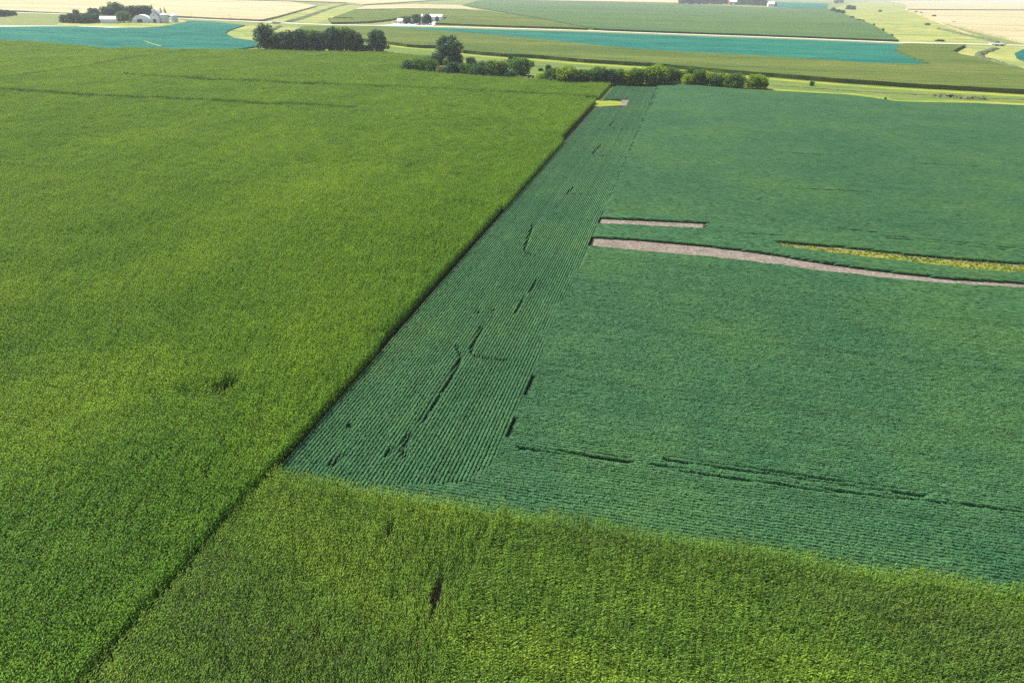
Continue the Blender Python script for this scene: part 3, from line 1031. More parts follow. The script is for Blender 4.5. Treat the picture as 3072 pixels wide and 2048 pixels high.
ribbon_brush('creek_brush', [(868, 66), (915, 52), (960, 36), (1010, 20), (1040, 15)], 14, 1.6, M['brush'], 'grey-green brush along the creek beyond the left bridge', 3)
ribbon_brush('creek_brush', [(2985, 147), (2945, 160), (2935, 172), (2975, 184), (3040, 204), (3150, 235)], 8, 1.5, M['brush'], 'green brush in the creek bed near the right bridge', 4)
ribbon_brush('creek_brush', [(2815, 88), (2850, 95), (2900, 108), (2950, 118), (2990, 130)], 7, 2.0, M['brush'], 'dark brush along the creek in the pasture beside tan corn', 5)
ribbon_brush('creek_brush', [(2800, 288), (2850, 292), (2900, 297), (2955, 298)], 5, 1.3, M['brush'], 'low green brush in the grass waterway near the right edge', 6)
ribbon_brush('creek_brush', [(840, 80), (815, 92), (800, 105), (795, 118)], 6, 1.5, M['brush'], 'brush in the creek just below the left bridge', 8)
ribbon_brush('tall_weeds', [(1215, 205), (1330, 214), (1450, 226), (1560, 236), (1625, 243)], 9, 1.6, M['brush'], 'tall pale weeds filling gaps between the creek bushes', 7)
ribbon_brush('field_track', [(1160, 160), (1280, 171), (1400, 183), (1600, 200), (1780, 214)], 3.0, 0.25, M['brush'], 'faint brown ditch line in the grass waterway behind the bushes', 9)
ribbon_brush('field_track', [(2300, 255), (2400, 262), (2550, 272), (2700, 283), (2900, 292), (3072, 300), (3300, 312)], 2.5, 0.25, M['brush'], 'brown ditch line through the grass waterway at right', 10)

# ------------------------------------------------------------------ trees
M['leaf_dark'] = mat_leaves('tree_leaf_dark', [(0.35, (0.026, 0.078, 0.046)), (0.65, (0.042, 0.105, 0.048))], [(0.3, (0.026, 0.078, 0.044)), (0.7, (0.052, 0.118, 0.05))], 30, 3, trans=0.35, lo=0.6, hi=1.45)
M['leaf_mid'] = mat_leaves('tree_leaf_green', [(0.35, (0.05, 0.125, 0.034)), (0.65, (0.09, 0.175, 0.036))], [(0.3, (0.05, 0.125, 0.034)), (0.7, (0.105, 0.185, 0.038))], 30, 3, trans=0.45, lo=0.6, hi=1.5)
M['leaf_yellow'] = mat_leaves('tree_leaf_yellowish', [(0.35, (0.12, 0.22, 0.022)), (0.65, (0.23, 0.34, 0.028))], [(0.3, (0.11, 0.21, 0.022)), (0.7, (0.26, 0.35, 0.03))], 20, 3, trans=0.5, lo=0.6, hi=1.5)  # yellow-green foliage, lightened to paint in the belt's sunlit tops
M['leaf_pale'] = mat_leaves('shrub_leaf_pale', [(0.35, (0.1, 0.13, 0.07)), (0.65, (0.15, 0.17, 0.1))], [(0.3, (0.1, 0.13, 0.07)), (0.7, (0.16, 0.18, 0.11))], 20, 3, trans=0.3)
M['bark'] = mat_plain('tree_bark', (0.11, 0.085, 0.065), 0.9, 0.25)


def leaf_cloud(lobes, n, size, seed, up_bias=0.25):
    r = np.random.default_rng(seed)
    vol = np.array([l[3] * l[4] * l[5] for l in lobes]) ** 0.75
    which = r.choice(len(lobes), n, p=vol / vol.sum())
    L = np.array(lobes)[which]
    d = r.normal(size=(n, 3))
    d /= np.linalg.norm(d, axis=1)[:, None]
    rad = (0.45 + 0.6 * r.random(n) ** 0.6)[:, None]
    C = L[:, :3] + d * L[:, 3:6] * rad
    C[:, 2] = np.maximum(C[:, 2], 0.15)
    nn = d * 0.8 + r.normal(size=(n, 3)) * 0.6 + np.array([0, 0, up_bias])
    nn /= np.linalg.norm(nn, axis=1)[:, None]
    t1 = np.cross(nn, r.normal(size=(n, 3)))
    t1 /= np.linalg.norm(t1, axis=1)[:, None]
    t2 = np.cross(nn, t1)
    s = (size * r.uniform(0.6, 1.4, n))[:, None]
    V = np.stack([C - t1 * s, C + t2 * s * 0.6, C + t1 * s, C - t2 * s * 0.6], 1).reshape(-1, 3)
    F = np.arange(4 * n).reshape(n, 4)
    return V, F, np.repeat(r.random(n), 4)


def trunk_mesh(h, r0, limbs, seed):
    r = random.Random(seed)
    V, F = [], []

    def tube(pts, radii, k=6):
        b = len(V)
        for (x, y, z), rr in zip(pts, radii):
            for i in range(k):
                a = 6.2832 * i / k
                V.append((x + rr * math.cos(a), y + rr * math.sin(a), z))
        for j in range(len(pts) - 1):
            for i in range(k):
                F.append([b + j * k + i, b + j * k + (i + 1) % k, b + (j + 1) * k + (i + 1) % k, b + (j + 1) * k + i])
    tube([(0, 0, -0.1), (0.05 * h * r.uniform(-1, 1) * 0.3, 0.02, h * 0.35), (0.03 * h * r.uniform(-1, 1), 0.02 * h * r.uniform(-1, 1), h * 0.85)], [r0 * 1.25, r0 * 0.8, r0 * 0.2])
    for i in range(limbs):
        a = 6.2832 * (i + r.random() * 0.6) / limbs
        z0 = h * r.uniform(0.22, 0.5)
        L = h * r.uniform(0.22, 0.36)
        tube([(0, 0, z0), (L * 0.45 * math.cos(a), L * 0.45 * math.sin(a), z0 + L * 0.5), (L * 0.85 * math.cos(a), L * 0.85 * math.sin(a), z0 + L * 1.1)], [r0 * 0.45, r0 * 0.3, r0 * 0.1], 5)
    return mesh_py('trunk', V, F, M['bark'])


def broad_lobes(seed, n, h, w, z0):
    """uneven clumps filling a crown of height h and width w"""
    r = random.Random(seed)
    L = [(0, 0, z0 + (h - z0) * 0.5, w * 0.3, w * 0.3, (h - z0) * 0.42)]
    for i in range(n):
        a = i * 2.4 + r.random()
        f = (i + 0.5) / n
        z = z0 + (h - z0) * (0.12 + 0.8 * f)
        rr = w * 0.34 * math.sqrt(max(0.12, 1 - (abs(f - 0.38) / 0.66) ** 2)) * r.uniform(0.75, 1.1)
        s = w * r.uniform(0.13, 0.22)
        z = min(z, h - s * 0.9)
        L.append((rr * math.cos(a), rr * math.sin(a), z, s, s, s * r.uniform(0.8, 1.1)))
    return L


def conifer_cloud(h, w, n, seed):
    r = np.random.default_rng(seed)
    z = 0.05 + 0.95 * r.random(n) ** 1.4
    a = r.random(n) * 6.2832
    tier = 1 + 0.18 * np.sin(z * 38)
    rad = w / 2 * (1 - z) * tier * (0.5 + 0.5 * r.random(n) ** 0.5) + 0.05
    C = np.stack([rad * np.cos(a), rad * np.sin(a), z * h * 0.98 + 0.3], 1)
    out = np.stack([np.cos(a), np.sin(a), -0.35 * np.ones(n)], 1)
    sd = np.stack([-np.sin(a), np.cos(a), np.zeros(n)], 1)
    s = (0.05 * h * (1.15 - z) * r.uniform(0.6, 1.3, n))[:, None]
    V = np.stack([C - out * s, C + sd * s * 0.5, C + out * s, C - sd * s * 0.5 + np.array([0, 0, 0.1])], 1).reshape(-1, 3)
    return V, np.arange(4 * n).reshape(n, 4), np.repeat(r.random(n), 4)


PROTO = {}


def proto(kind, mat):
    """five crown shapes per kind, height 1 unit = 10 m"""
    key = (kind, mat)
    if key in PROTO:
        return PROTO[key]
    out = []
    for v in range(5):
        if kind == 'tall':
            c = leaf_cloud(broad_lobes(11 + v, 20, 10, 7.0, 0.2), 3600, 0.27, 50 + v)
            t = trunk_mesh(10, 0.25, 6, v)
        elif kind == 'broad':
            c = leaf_cloud(broad_lobes(31 + v, 24, 10, 9.5, 0.1), 4200, 0.32, 70 + v)
            t = trunk_mesh(10, 0.32, 7, v + 9)
        elif kind == 'bush':
            c = leaf_cloud(broad_lobes(51 + v, 18, 10, 13.0, -1.0), 3200, 0.42, 90 + v)
            t = trunk_mesh(8, 0.2, 6, v + 19)
        else:
            c = conifer_cloud(10, 4.6, 1500, 110 + v)
            t = trunk_mesh(10, 0.16, 0, v + 29)
        out.append((mesh_np('crown', c[0], c[1], M[mat], c[2]), t))
    PROTO[key] = out
    return out


NAT = {'tall': (9.8, 5.3), 'broad': (9.8, 7.0), 'bush': (9.6, 9.8), 'conifer': (10.3, 4.4)}
tree_i = 0


def tree(name, kind, mat, x, base, top, wpx, label, category='tree', group=None, z0=0.0):
    global tree_i
    g = G(x, base)
    depth = g[0] * FWD[0] + g[1] * FWD[1] - CAM_H * FWD[2]
    h = (base - top) * depth / FPX / math.cos(math.radians(3))
    w = wpx * depth / FPX
    nh, nw = NAT[kind]
    r = random.Random(tree_i * 7 + 1)
    # the stem stands half a crown behind the front foot of the foliage
    dist = math.hypot(*g)
    p = g * (1 + 0.3 * w / dist)
    e = empty(name, (p[0], p[1], z0), r.uniform(0, 6.28))
    e.scale = (w / nw, w / nw, h / nh)
    crown, trunk = proto(kind, mat)[tree_i % 5]
    obj('trunk', trunk, e)
    obj('crown', crown, e)
    tag(e, label, category, group)
    tree_i += 1
    return e


ORD = ['first', 'second', 'third', 'fourth', 'fifth', 'sixth', 'seventh', 'eighth', 'ninth', 'tenth', 'eleventh', 'twelfth', 'thirteenth', 'fourteenth', 'fifteenth',
       'sixteenth', 'seventeenth', 'eighteenth']

A = [(800, 157, 80, 60), (838, 159, 103, 44), (868, 160, 99, 46), (903, 161, 97, 48), (938, 161, 98, 48), (972, 161, 101, 44), (1003, 162, 88, 42), (1042, 162, 90, 60), (1073, 162, 106, 38)]
for i, (x, b, t, w) in enumerate(A):
    tree('cottonwood_tree', 'tall', 'leaf_mid' if i % 3 == 1 else 'leaf_dark', x, b, t, w, 'tall cottonwood, %s from the left in the front row of the belt' % ORD[i], 'tree', 'tall trees of the belt behind the corn')
for i, (x, b, t, w) in enumerate([(852, 155, 102, 44), (922, 156, 96, 46), (988, 156, 97, 44), (1058, 157, 97, 44)]):
    tree('cottonwood_tree', 'tall', 'leaf_dark', x, b, t, w, 'cottonwood crown showing over the tall tree belt, %s of its rear row from the left' % ORD[i], 'tree', 'tall trees of the belt behind the corn')
tree('cottonwood_tree', 'tall', 'leaf_dark', 1136, 164, 97, 54, 'round dark cottonwood standing apart at the right end of the tall belt', 'tree', 'tall trees of the belt behind the corn')
tree('shrub', 'bush', 'leaf_dark', 1103, 163, 138, 26, 'low dark shrub in the gap before the last tall tree', 'shrub')
tree('broad_tree', 'tall', 'leaf_dark', 1347, 194, 115, 70, 'single large spreading tree rising above the creek bushes', 'tree')
tree('shrub', 'bush', 'leaf_dark', 1313, 195, 164, 40, 'dark shrub at the left foot of the large spreading tree', 'shrub')
tree('shrub', 'bush', 'leaf_dark', 1368, 196, 162, 38, 'dark shrub at the right foot of the large spreading tree', 'shrub')
tree('shrub', 'bush', 'leaf_yellow', 1337, 197, 180, 15, 'small yellowish shrub in front of the large spreading tree', 'shrub')
tree('shrub', 'bush', 'leaf_dark', 1413, 196, 175, 28, 'dark rounded shrub standing right of the large spreading tree', 'shrub')
B1 = [(1232, 219, 188, 38), (1262, 222, 182, 42), (1292, 225, 186, 38), (1362, 231, 195, 40), (1394, 233, 198, 36), (1420, 236, 202, 38), (1450, 238, 195, 42), (1480, 240, 191, 44), (1506, 240, 193, 36), (1530, 243, 220, 34)]
for i, (x, b, t, w) in enumerate(B1):
    tree('bush', 'bush', 'leaf_mid' if i % 3 else 'leaf_dark', x, b, t - 3, w * 1.22, 'green bush, %s from the left in the creek thicket left of the round tree' % ORD[i], 'bush', 'bushes of the creek thicket')
tree('bush', 'bush', 'leaf_pale', 1326, 228, 202, 34, 'pale grey-green bush among the darker creek bushes', 'bush', 'bushes of the creek thicket')
tree('round_tree', 'broad', 'leaf_mid', 1562, 230, 178, 58, 'round green tree between the two creek thickets', 'tree')
tree('slim_tree', 'tall', 'leaf_dark', 1536, 204, 168, 26, 'slim dark tree just behind the round green tree', 'tree')
for i, (x, b, t, w, lab) in enumerate([(1596, 199, 186, 12, 'tiny shrub in the grass right of the round tree'), (1644, 216, 197, 18, 'small upright shrub in the grass left of the yellow-topped thicket'),
                                       (1622, 214, 206, 14, 'very low shrub beside the small upright shrub'), (1548, 232, 212, 22, 'shrub at the left foot of the round green tree')]):
    tree('shrub', 'bush', 'leaf_dark', x, b, t, w, lab, 'shrub')
B2 = [(1630, 249, 220, 38, 'leaf_yellow'), (1662, 254, 211, 54, 'leaf_mid'), (1700, 258, 205, 58, 'leaf_yellow'), (1730, 259, 213, 46, 'leaf_mid'), (1762, 259, 213, 46, 'leaf_mid'), (1792, 257, 206, 48, 'leaf_mid'),
      (1820, 257, 213, 42, 'leaf_dark'), (1850, 257, 212, 44, 'leaf_mid'), (1878, 257, 213, 42, 'leaf_yellow'), (1906, 256, 209, 44, 'leaf_mid'), (1938, 256, 206, 46, 'leaf_yellow'), (1968, 256, 202, 54, 'leaf_yellow'),
      (1994, 253, 206, 40, 'leaf_mid'), (2014, 251, 208, 36, 'leaf_mid'), (2036, 247, 213, 30, 'leaf_yellow')]
for i, (x, b, t, w, m) in enumerate(B2):
    tree('thicket_tree', 'broad', m, x, b, t, w * 1.12, 'low tree, %s from the left in the dense thicket at the bean field head' % ORD[i], 'tree', 'trees of the dense thicket')
B3 = [(2072, 252, 206, 36), (2062, 257, 226, 34), (2096, 258, 214, 42), (2123, 259, 219, 38), (2150, 262, 223, 42), (2176, 264, 225, 38), (2206, 267, 225, 50)]
for i, (x, b, t, w) in enumerate(B3):
    lab = 'yellow-green round tree, %s from the right in the row along the beans' % ORD[len(B3) - 1 - i]
    if i == 0:
        lab = 'taller tree behind the left end of the round yellow-green row'
    tree('round_tree', 'broad', 'leaf_yellow' if i % 2 else 'leaf_mid', x, b, t, w, lab, 'tree', 'round trees along the bean field')
tree('round_tree', 'broad', 'leaf_yellow', 2256, 267, 228, 38, 'left tree of the separate pair at the right end', 'tree', 'round trees along the bean field')
tree('round_tree', 'broad', 'leaf_yellow', 2281, 268, 229, 38, 'right tree of the separate pair at the right end', 'tree', 'round trees along the bean field')
tree('shrub', 'bush', 'leaf_dark', 2435, 258, 246, 14, 'small lone shrub in the grass under the corn edge', 'shrub')
tree('shrub', 'bush', 'leaf_dark', 2656, 298, 293, 6, 'tiny lone shrub on the bean field edge', 'shrub')
# left farmstead
W1 = [(200, 69, 47, 32), (224, 70, 44, 36), (250, 71, 45, 36), (275, 70, 46, 34), (298, 68, 44, 34)]
for i, (x, b, t, w) in enumerate(W1):
    tree('windbreak_tree', 'bush', 'leaf_dark', x, b, t, w, 'low dark windbreak tree, %s from the left at the left farmstead' % ORD[i], 'tree', 'windbreak trees of the left farmstead')
F1 = [(232, 53, 32, 18, 'dark tree showing above the windbreak of the left farmstead'), (286, 64, 29, 34, 'dark tree at the right end of the windbreak, taller than it'),
      (312, 68, 46, 30, 'small tree beside the leftmost white shed'), (332, 63, 24, 40, 'large tree behind the leftmost white shed'), (352, 62, 14, 46, 'tallest broad tree of the left farmstead'),
      (382, 60, 25, 38, 'tree just right of the tallest one at the left farmstead'), (372, 68, 38, 38, 'green tree in front of the farmstead grove, left of the arched barn'),
      (410, 60, 22, 36, 'dark tree behind the left end of the arched barn'), (434, 60, 21, 34, 'dark tree behind the middle of the arched barn'), (453, 60, 23, 26, 'dark tree behind the right end of the arched barn')]
for x, b, t, w, lab in F1:
    tree('farm_tree', 'broad', 'leaf_mid' if x == 372 else 'leaf_dark', x, b, t, w, lab, 'tree', 'trees of the left farmstead')
for x, b, t, w, lab in [(462, 56, 16, 17, 'tallest dark spruce behind the white gabled barn'), (476, 54, 33, 10, 'small spruce between the taller spruces of the left farmstead'),
                        (487, 57, 24, 13, 'slim spruce left of the last one behind the grain bin'), (499, 58, 24, 15, 'rightmost spruce of the left farmstead')]:
    tree('spruce_tree', 'conifer', 'leaf_dark', x, b, t, w, lab, 'tree', 'spruces of the left farmstead')
for i, (x, b, t, w) in enumerate([(-10, 52, 32, 24), (8, 51, 32, 24), (26, 49, 33, 22), (42, 47, 34, 16)]):
    if i:
        tree('belt_tree', 'bush', 'leaf_dark', x, b, t, w, 'dark tree, %s from the left edge in the small belt at upper left' % ORD[i - 1], 'tree', 'tree belt at the upper left edge')
# roadside farmstead
for x, b, t, w, lab in [(1221, 73, 55, 21, 'round dark tree beside the small white house of the roadside farmstead'), (1251, 75, 46, 27, 'dark yard tree, middle of the three large ones by the road'),
                        (1282, 76, 46, 27, 'dark yard tree in front of the long white barn')]:
    tree('yard_tree', 'broad', 'leaf_dark', x, b, t, w, lab, 'tree', 'yard trees of the roadside farmstead')
tree('cypress_tree', 'tall', 'leaf_dark', 1312, 67, 51, 10, 'narrow dark tree before the right end of the long white barn', 'tree')
# farthest farmstead
FB = [(2050 + 17 * i, 13.0 + 0.012 * (17 * i), -4 - (i % 3) * 2, 25) for i in range(8)] + [(2218, 15.5, 0, 24), (2234, 16, -3, 24), (2252, 17, -4, 26), (2270, 18, -3, 28), (2288, 18.5, 0, 26)]
for i, (x, b, t, w) in enumerate(FB):
    lab = ('far tree, %s from the left in the windbreak left of the red barn' % ORD[i]) if i < 8 else ('far tree, %s to the right of the red barn on the horizon' % ORD[i - 8])
    tree('windbreak_tree', 'broad', 'leaf_dark', x, b, t, w, lab, 'tree', 'trees of the farthest farmstead')
tree('yard_tree', 'broad', 'leaf_dark', 2324, 20, 9, 9, 'tiny tree right of the farthest white building', 'tree', 'trees of the farthest farmstead')
# pasture edge
PE = [(2499, 37, 25, 16, 'tree at the upper left end of the pasture edge row'), (2514, 41, 30, 18, 'second tree down the left edge of the pasture'), (2528, 42, 32, 12, 'third tree down the left edge of the pasture'),
      (2508, 11, 2, 14, 'left of two trees at the very top above the pasture'), (2523, 10, 1, 14, 'right of two trees at the very top above the pasture'), (2545, 29, 17, 15, 'left of the two trees standing inside the upper pasture'),
      (2558, 30, 19, 14, 'right of the two trees standing inside the upper pasture'), (2556, 57, 50, 11, 'fourth bush down the left edge of the pasture'), (2577, 66, 59, 13, 'fifth bush down the left edge of the pasture'),
      (2588, 67, 61, 9, 'sixth bush down the left edge of the pasture'), (2620, 80, 72, 8, 'seventh bush down the left edge of the pasture'), (2648, 95, 87, 7, 'eighth bush down the left edge of the pasture'),
      (2674, 110, 104, 9, 'lowest bush on the left pasture edge, nearest the road'), (2640, 36, 31, 9, 'lone bush near the top of the pasture'), (2747, 40, 35, 9, 'left bush of the pair on the far pasture line'),
      (2763, 42, 37, 8, 'right bush of the pair on the far pasture line'), (2801, 53, 46, 11, 'dark bush above the tan corn corner'), (2860, 70, 65, 9, 'small bush on the upper edge of the tan corn'),
      (2782, 76, 71, 14, 'low bush at the upper end of the pasture creek'), (2820, 125, 120, 24, 'low brush clump in the pasture just above the road')]
for x, b, t, w, lab in PE:
    tree('pasture_bush', 'bush', 'leaf_dark', x, b, t, w, lab, 'bush', 'bushes along the pasture')

# ------------------------------------------------------------------ buildings
M['white'] = mat_plain('white_painted_siding', (0.84, 0.83, 0.82), 0.6, 0.05)
M['steel'] = mat_plain('galvanised_steel', (0.58, 0.6, 0.63), 0.4, 0.08, 2.0, 0.3)
M['roofw'] = mat_plain('white_metal_roof', (0.82, 0.82, 0.82), 0.45, 0.06)
M['roofg'] = mat_plain('grey_shingle_roof', (0.34, 0.34, 0.36), 0.8, 0.12)
M['red'] = mat_plain('red_barn_paint', (0.33, 0.06, 0.05), 0.7, 0.15)
M['door'] = mat_plain('dark_red_door', (0.16, 0.05, 0.05), 0.7, 0.15)
M['dark'] = mat_plain('dark_opening', (0.03, 0.03, 0.035), 0.7)
M['glass'] = mat_plain('window_glass', (0.05, 0.06, 0.08), 0.15)
M['wood'] = mat_plain('weathered_pole_wood', (0.2, 0.17, 0.14), 0.9, 0.2)
M['concrete'] = mat_plain('bridge_concrete', (0.42, 0.41, 0.38), 0.85, 0.1)


def box_vf(x0, x1, y0, y1, z0, z1, V, F):
    b = len(V)
    V += [(x0, y0, z0), (x1, y0, z0), (x1, y1, z0), (x0, y1, z0), (x0, y0, z1), (x1, y0, z1), (x1, y1, z1), (x0, y1, z1)]
    F += [[b, b + 3, b + 2, b + 1], [b + 4, b + 5, b + 6, b + 7], [b, b + 1, b + 5, b + 4], [b + 1, b + 2, b + 6, b + 5], [b + 2, b + 3, b + 7, b + 6], [b + 3, b, b + 4, b + 7]]


def box(name, x0, x1, y0, y1, z0, z1, mat, parent):
    V, F = [], []
    box_vf(x0, x1, y0, y1, z0, z1, V, F)
    return obj(name, mesh_py(name, V, F, mat), parent)


def gable(root, w, d, he, hr, wall, roof, axis='y'):
    """walls with gable ends and an overhanging roof; the ridge runs along the given axis"""
    if axis == 'y':
        V = [(-w / 2, -d / 2, 0), (w / 2, -d / 2, 0), (w / 2, d / 2, 0), (-w / 2, d / 2, 0), (-w / 2, -d / 2, he), (w / 2, -d / 2, he), (w / 2, d / 2, he), (-w / 2, d / 2, he), (0, -d / 2, hr), (0, d / 2, hr)]
        F = [[0, 1, 5, 8, 4], [1, 2, 6, 5], [2, 3, 7, 9, 6], [3, 0, 4, 7]]
    else:
        V = [(-w / 2, -d / 2, 0), (w / 2, -d / 2, 0), (w / 2, d / 2, 0), (-w / 2, d / 2, 0), (-w / 2, -d / 2, he), (w / 2, -d / 2, he), (w / 2, d / 2, he), (-w / 2, d / 2, he), (-w / 2, 0, hr), (w / 2, 0, hr)]
        F = [[0, 1, 5, 4], [1, 2, 6, 9, 5], [2, 3, 7, 6], [3, 0, 4, 8, 7]]
    obj('wall', mesh_py('wall', V, F, wall), root)
    o, t = 0.5, 0.25
    half = (w if axis == 'y' else d) / 2
    ln = (d if axis == 'y' else w) / 2 + o
    sl = (hr - he) / half
    pr = [(-half - o, he - o * sl + 0.03), (0, hr + 0.03), (half + o, he - o * sl + 0.03), (half + o, he - o * sl + 0.03 + t), (0, hr + 0.03 + t), (-half - o, he - o * sl + 0.03 + t)]
    V = []
    for e in (-ln, ln):
        for a, z in pr:
            V.append((a, e, z) if axis == 'y' else (e, a, z))
    F = [[i, (i + 1) % 6, 6 + (i + 1) % 6, 6 + i] for i in range(6)] + [[0, 1, 4, 5], [1, 2, 3, 4], [6, 7, 10, 11], [7, 8, 9, 10]]
    return obj('roof', mesh_py('roof', V, F, roof), root)


def window(root, x, y, z, w, h, side):
    """a framed window on the wall facing -y ('s') or +x ('e')"""
    if side == 's':
        f = box('window', x - w / 2 - 0.12, x + w / 2 + 0.12, y - 0.08, y + 0.02, z - 0.12, z + h + 0.12, M['white'], root)
        box('pane', x - w / 2, x + w / 2, y - 0.1, y - 0.04, z, z + h, M['glass'], f)
    else:
        f = box('window', x - 0.02, x + 0.08, y - w / 2 - 0.12, y + w / 2 + 0.12, z - 0.12, z + h + 0.12, M['white'], root)
        box('pane', x + 0.04, x + 0.1, y - w / 2, y + w / 2, z, z + h, M['glass'], f)


def place(name, px, py, rz=0.0):
    g = G(px, py)
    return empty(name, (g[0], g[1], 0), rz)


def arch_barn(root, w, d, h, door_w):
    n = 14
    pts = []
    for i in range(n + 1):
        a = math.pi * i / n
        pts.append((-w / 2 * math.cos(a) * (1.0), h * (math.sin(a) ** 0.8)))
    k = len(pts)
    V = [(x, -d / 2 - 0.4, z) for x, z in pts] + [(x, d / 2 + 0.4, z) for x, z in pts] + [(x * 1.02, -d / 2 - 0.4, z * 1.03) for x, z in pts] + [(x * 1.02, d / 2 + 0.4, z * 1.03) for x, z in pts]
    F = []
    for i in range(k - 1):
        F += [[i, i + 1, k + i + 1, k + i], [2 * k + i, 3 * k + i, 3 * k + i + 1, 2 * k + i + 1], [i, 2 * k + i, 2 * k + i + 1, i + 1], [k + i, k + i + 1, 3 * k + i + 1, 3 * k + i]]
    obj('roof', mesh_py('roof', V, F, M['roofw']), root)
    for s in (-1, 1):
        V = [(x, s * d / 2, z) for x, z in pts]
        obj('end_wall', mesh_py('end_wall', V, [list(range(k))], M['white']), root)
    dr = box('door', -door_w / 2 - 2, door_w / 2 - 2, -d / 2 - 0.12, -d / 2 + 0.05, 0.0, 4.0, M['door'], root)
    box('opening', -door_w / 2 - 1.6, -1.7, -d / 2 - 0.2, -d / 2 - 0.1, 0.05, 3.6, M['dark'], dr)
    for i in range(5):
        y = -d / 2 + (i + 0.5) * d / 5
        V2, F2 = [], []
        for j, (x, z) in enumerate(pts):
            V2 += [(x * 1.03, y - 0.12, z * 1.045), (x * 1.03, y + 0.12, z * 1.045)]
            if j:
                F2.append([2 * j - 2, 2 * j - 1, 2 * j + 1, 2 * j])
        obj('roof_rib', mesh_py('roof_rib', V2, F2, M['roofw']), root)


def bin_(name, px, py, dia, h, label):
    root = place(name, px, py)
    n = 24
    V, F = [], []
    rings = 9
    for j in range(rings * 2 + 1):
        z = h * j / (rings * 2)
        rr = dia / 2 + (0.07 if j % 2 else 0)
        for i in range(n):
            a = 6.2832 * i / n
            V.append((rr * math.cos(a), rr * math.sin(a), z))
    for j in range(rings * 2):
        for i in range(n):
            F.append([j * n + i, j * n + (i + 1) % n, (j + 1) * n + (i + 1) % n, (j + 1) * n + i])
    obj('wall', mesh_py('wall', V, F, M['steel']), root)
    V = [((dia / 2 + 0.2) * math.cos(6.2832 * i / n), (dia / 2 + 0.2) * math.sin(6.2832 * i / n), h) for i in range(n)] + [(0.5 * math.cos(6.2832 * i / n), 0.5 * math.sin(6.2832 * i / n), h + dia * 0.27) for i in range(n)]
    F = [[i, (i + 1) % n, n + (i + 1) % n, n + i] for i in range(n)] + [list(range(n, 2 * n))]
    rf = obj('roof', mesh_py('roof', V, F, M['roofw']), root)
    V = [(0.6 * math.cos(6.2832 * i / 12), 0.6 * math.sin(6.2832 * i / 12), h + dia * 0.27 + zz) for zz in (0.0, 0.7) for i in range(12)]
    F = [[i, (i + 1) % 12, 12 + (i + 1) % 12, 12 + i] for i in range(12)] + [list(range(12, 24))]
    obj('vent_cap', mesh_py('vent_cap', V, F, M['roofw']), rf)
    box('ladder', -0.25, 0.25, -dia / 2 - 0.25, -dia / 2 - 0.1, 0, h, M['steel'], root)
    tag(root, label, 'grain bin', 'grain bins of the left farmstead')


YAWB = math.radians(26)
# left farmstead
r = place('farm_shed', 328, 69.5, YAWB)
gable(r, 17, 9, 4.6, 7.2, M['white'], M['roofw'], 'x')
box('door', -2, 2, -4.62, -4.45, 0.0, 3.2, M['white'], r)
tag(r, 'low white gabled shed, leftmost building of the left farmstead', 'shed')
r = place('farm_house', 354, 61.5, YAWB)
gable(r, 11, 9, 5.6, 8.6, M['white'], M['roofw'], 'y')
window(r, -2, -4.5, 1.2, 1.2, 1.5, 's')
window(r, 2, -4.5, 1.2, 1.2, 1.5, 's')
window(r, 0, -4.5, 4.2, 1.1, 1.4, 's')
box('door', -0.5, 0.5, -4.64, -4.45, 0.05, 2.2, M['door'], r)
tag(r, 'white farmhouse half hidden behind trees at the left farmstead', 'house')
r = place('arched_barn', 429, 68, math.radians(30))
arch_barn(r, 21, 15, 8.6, 6)
tag(r, 'wide white round-roofed barn with dark door at the left farmstead', 'barn')
r = place('gabled_barn', 474, 68.5, math.radians(14))
rf = gable(r, 12, 15, 7.5, 13.0, M['white'], M['roofg'], 'y')
cup = box('cupola', -2.6, 2.6, -5.5, -1.0, 12.0, 15.0, M['white'], rf)
V, F = [(-3, -6, 15), (3, -6, 15), (3, -0.5, 15), (-3, -0.5, 15), (0, -6, 16.6), (0, -0.5, 16.6)], [[0, 1, 4], [1, 2, 5, 4], [2, 3, 5], [3, 0, 4, 5], [0, 3, 2, 1]]
obj('cupola_roof', mesh_py('cupola_roof', V, F, M['roofw']), rf)
dr = box('door', -2.2, 1.6, -7.65, -7.45, 0.0, 4.2, M['door'], r)
box('door_frame', -2.5, 1.9, -7.6, -7.4, 4.2, 4.5, M['white'], dr)
window(r, 0, -7.5, 8.0, 1.2, 1.4, 's')
window(r, 6, 2, 3.0, 1.2, 1.2, 'e')
window(r, 6, -3, 3.0, 1.2, 1.2, 'e')
tag(r, 'tall white gabled barn with cupola beside the spruces', 'barn')
bin_('grain_bin', 497, 69.5, 9.0, 9.5, 'steel grain bin standing close beside the gabled barn')
bin_('grain_bin', 525, 67, 8.5, 8.0, 'steel grain bin standing alone, rightmost at the left farmstead')
# roadside farmstead
r = place('farm_house', 1203, 71.5, math.radians(8))
gable(r, 8.5, 7, 4.0, 6.3, M['white'], M['roofw'], 'x')
box('door', -0.5, 0.6, -3.64, -3.45, 0.0, 2.3, M['door'], r)
window(r, -2.4, -3.5, 1.1, 1.0, 1.3, 's')
window(r, 2.5, -3.5, 1.1, 1.0, 1.3, 's')
tag(r, 'small white house at the left end of the roadside farmstead', 'house')
r = place('long_barn', 1297, 64, math.radians(6))
gable(r, 31, 12, 6.2, 9.0, M['white'], M['roofw'], 'x')
box('trim_band', -15.52, 15.52, -6.1, -5.95, 5.2, 5.5, M['red'], r)
box('door', 6, 10, -6.15, -5.98, 0.0, 4.4, M['dark'], r)
for x in (-10, -5, 0):
    window(r, x, -6.0, 2.2, 1.3, 1.2, 's')
tag(r, 'long low white barn with red band behind the yard trees', 'barn')
r = place('garage', 1237, 72, math.radians(8))
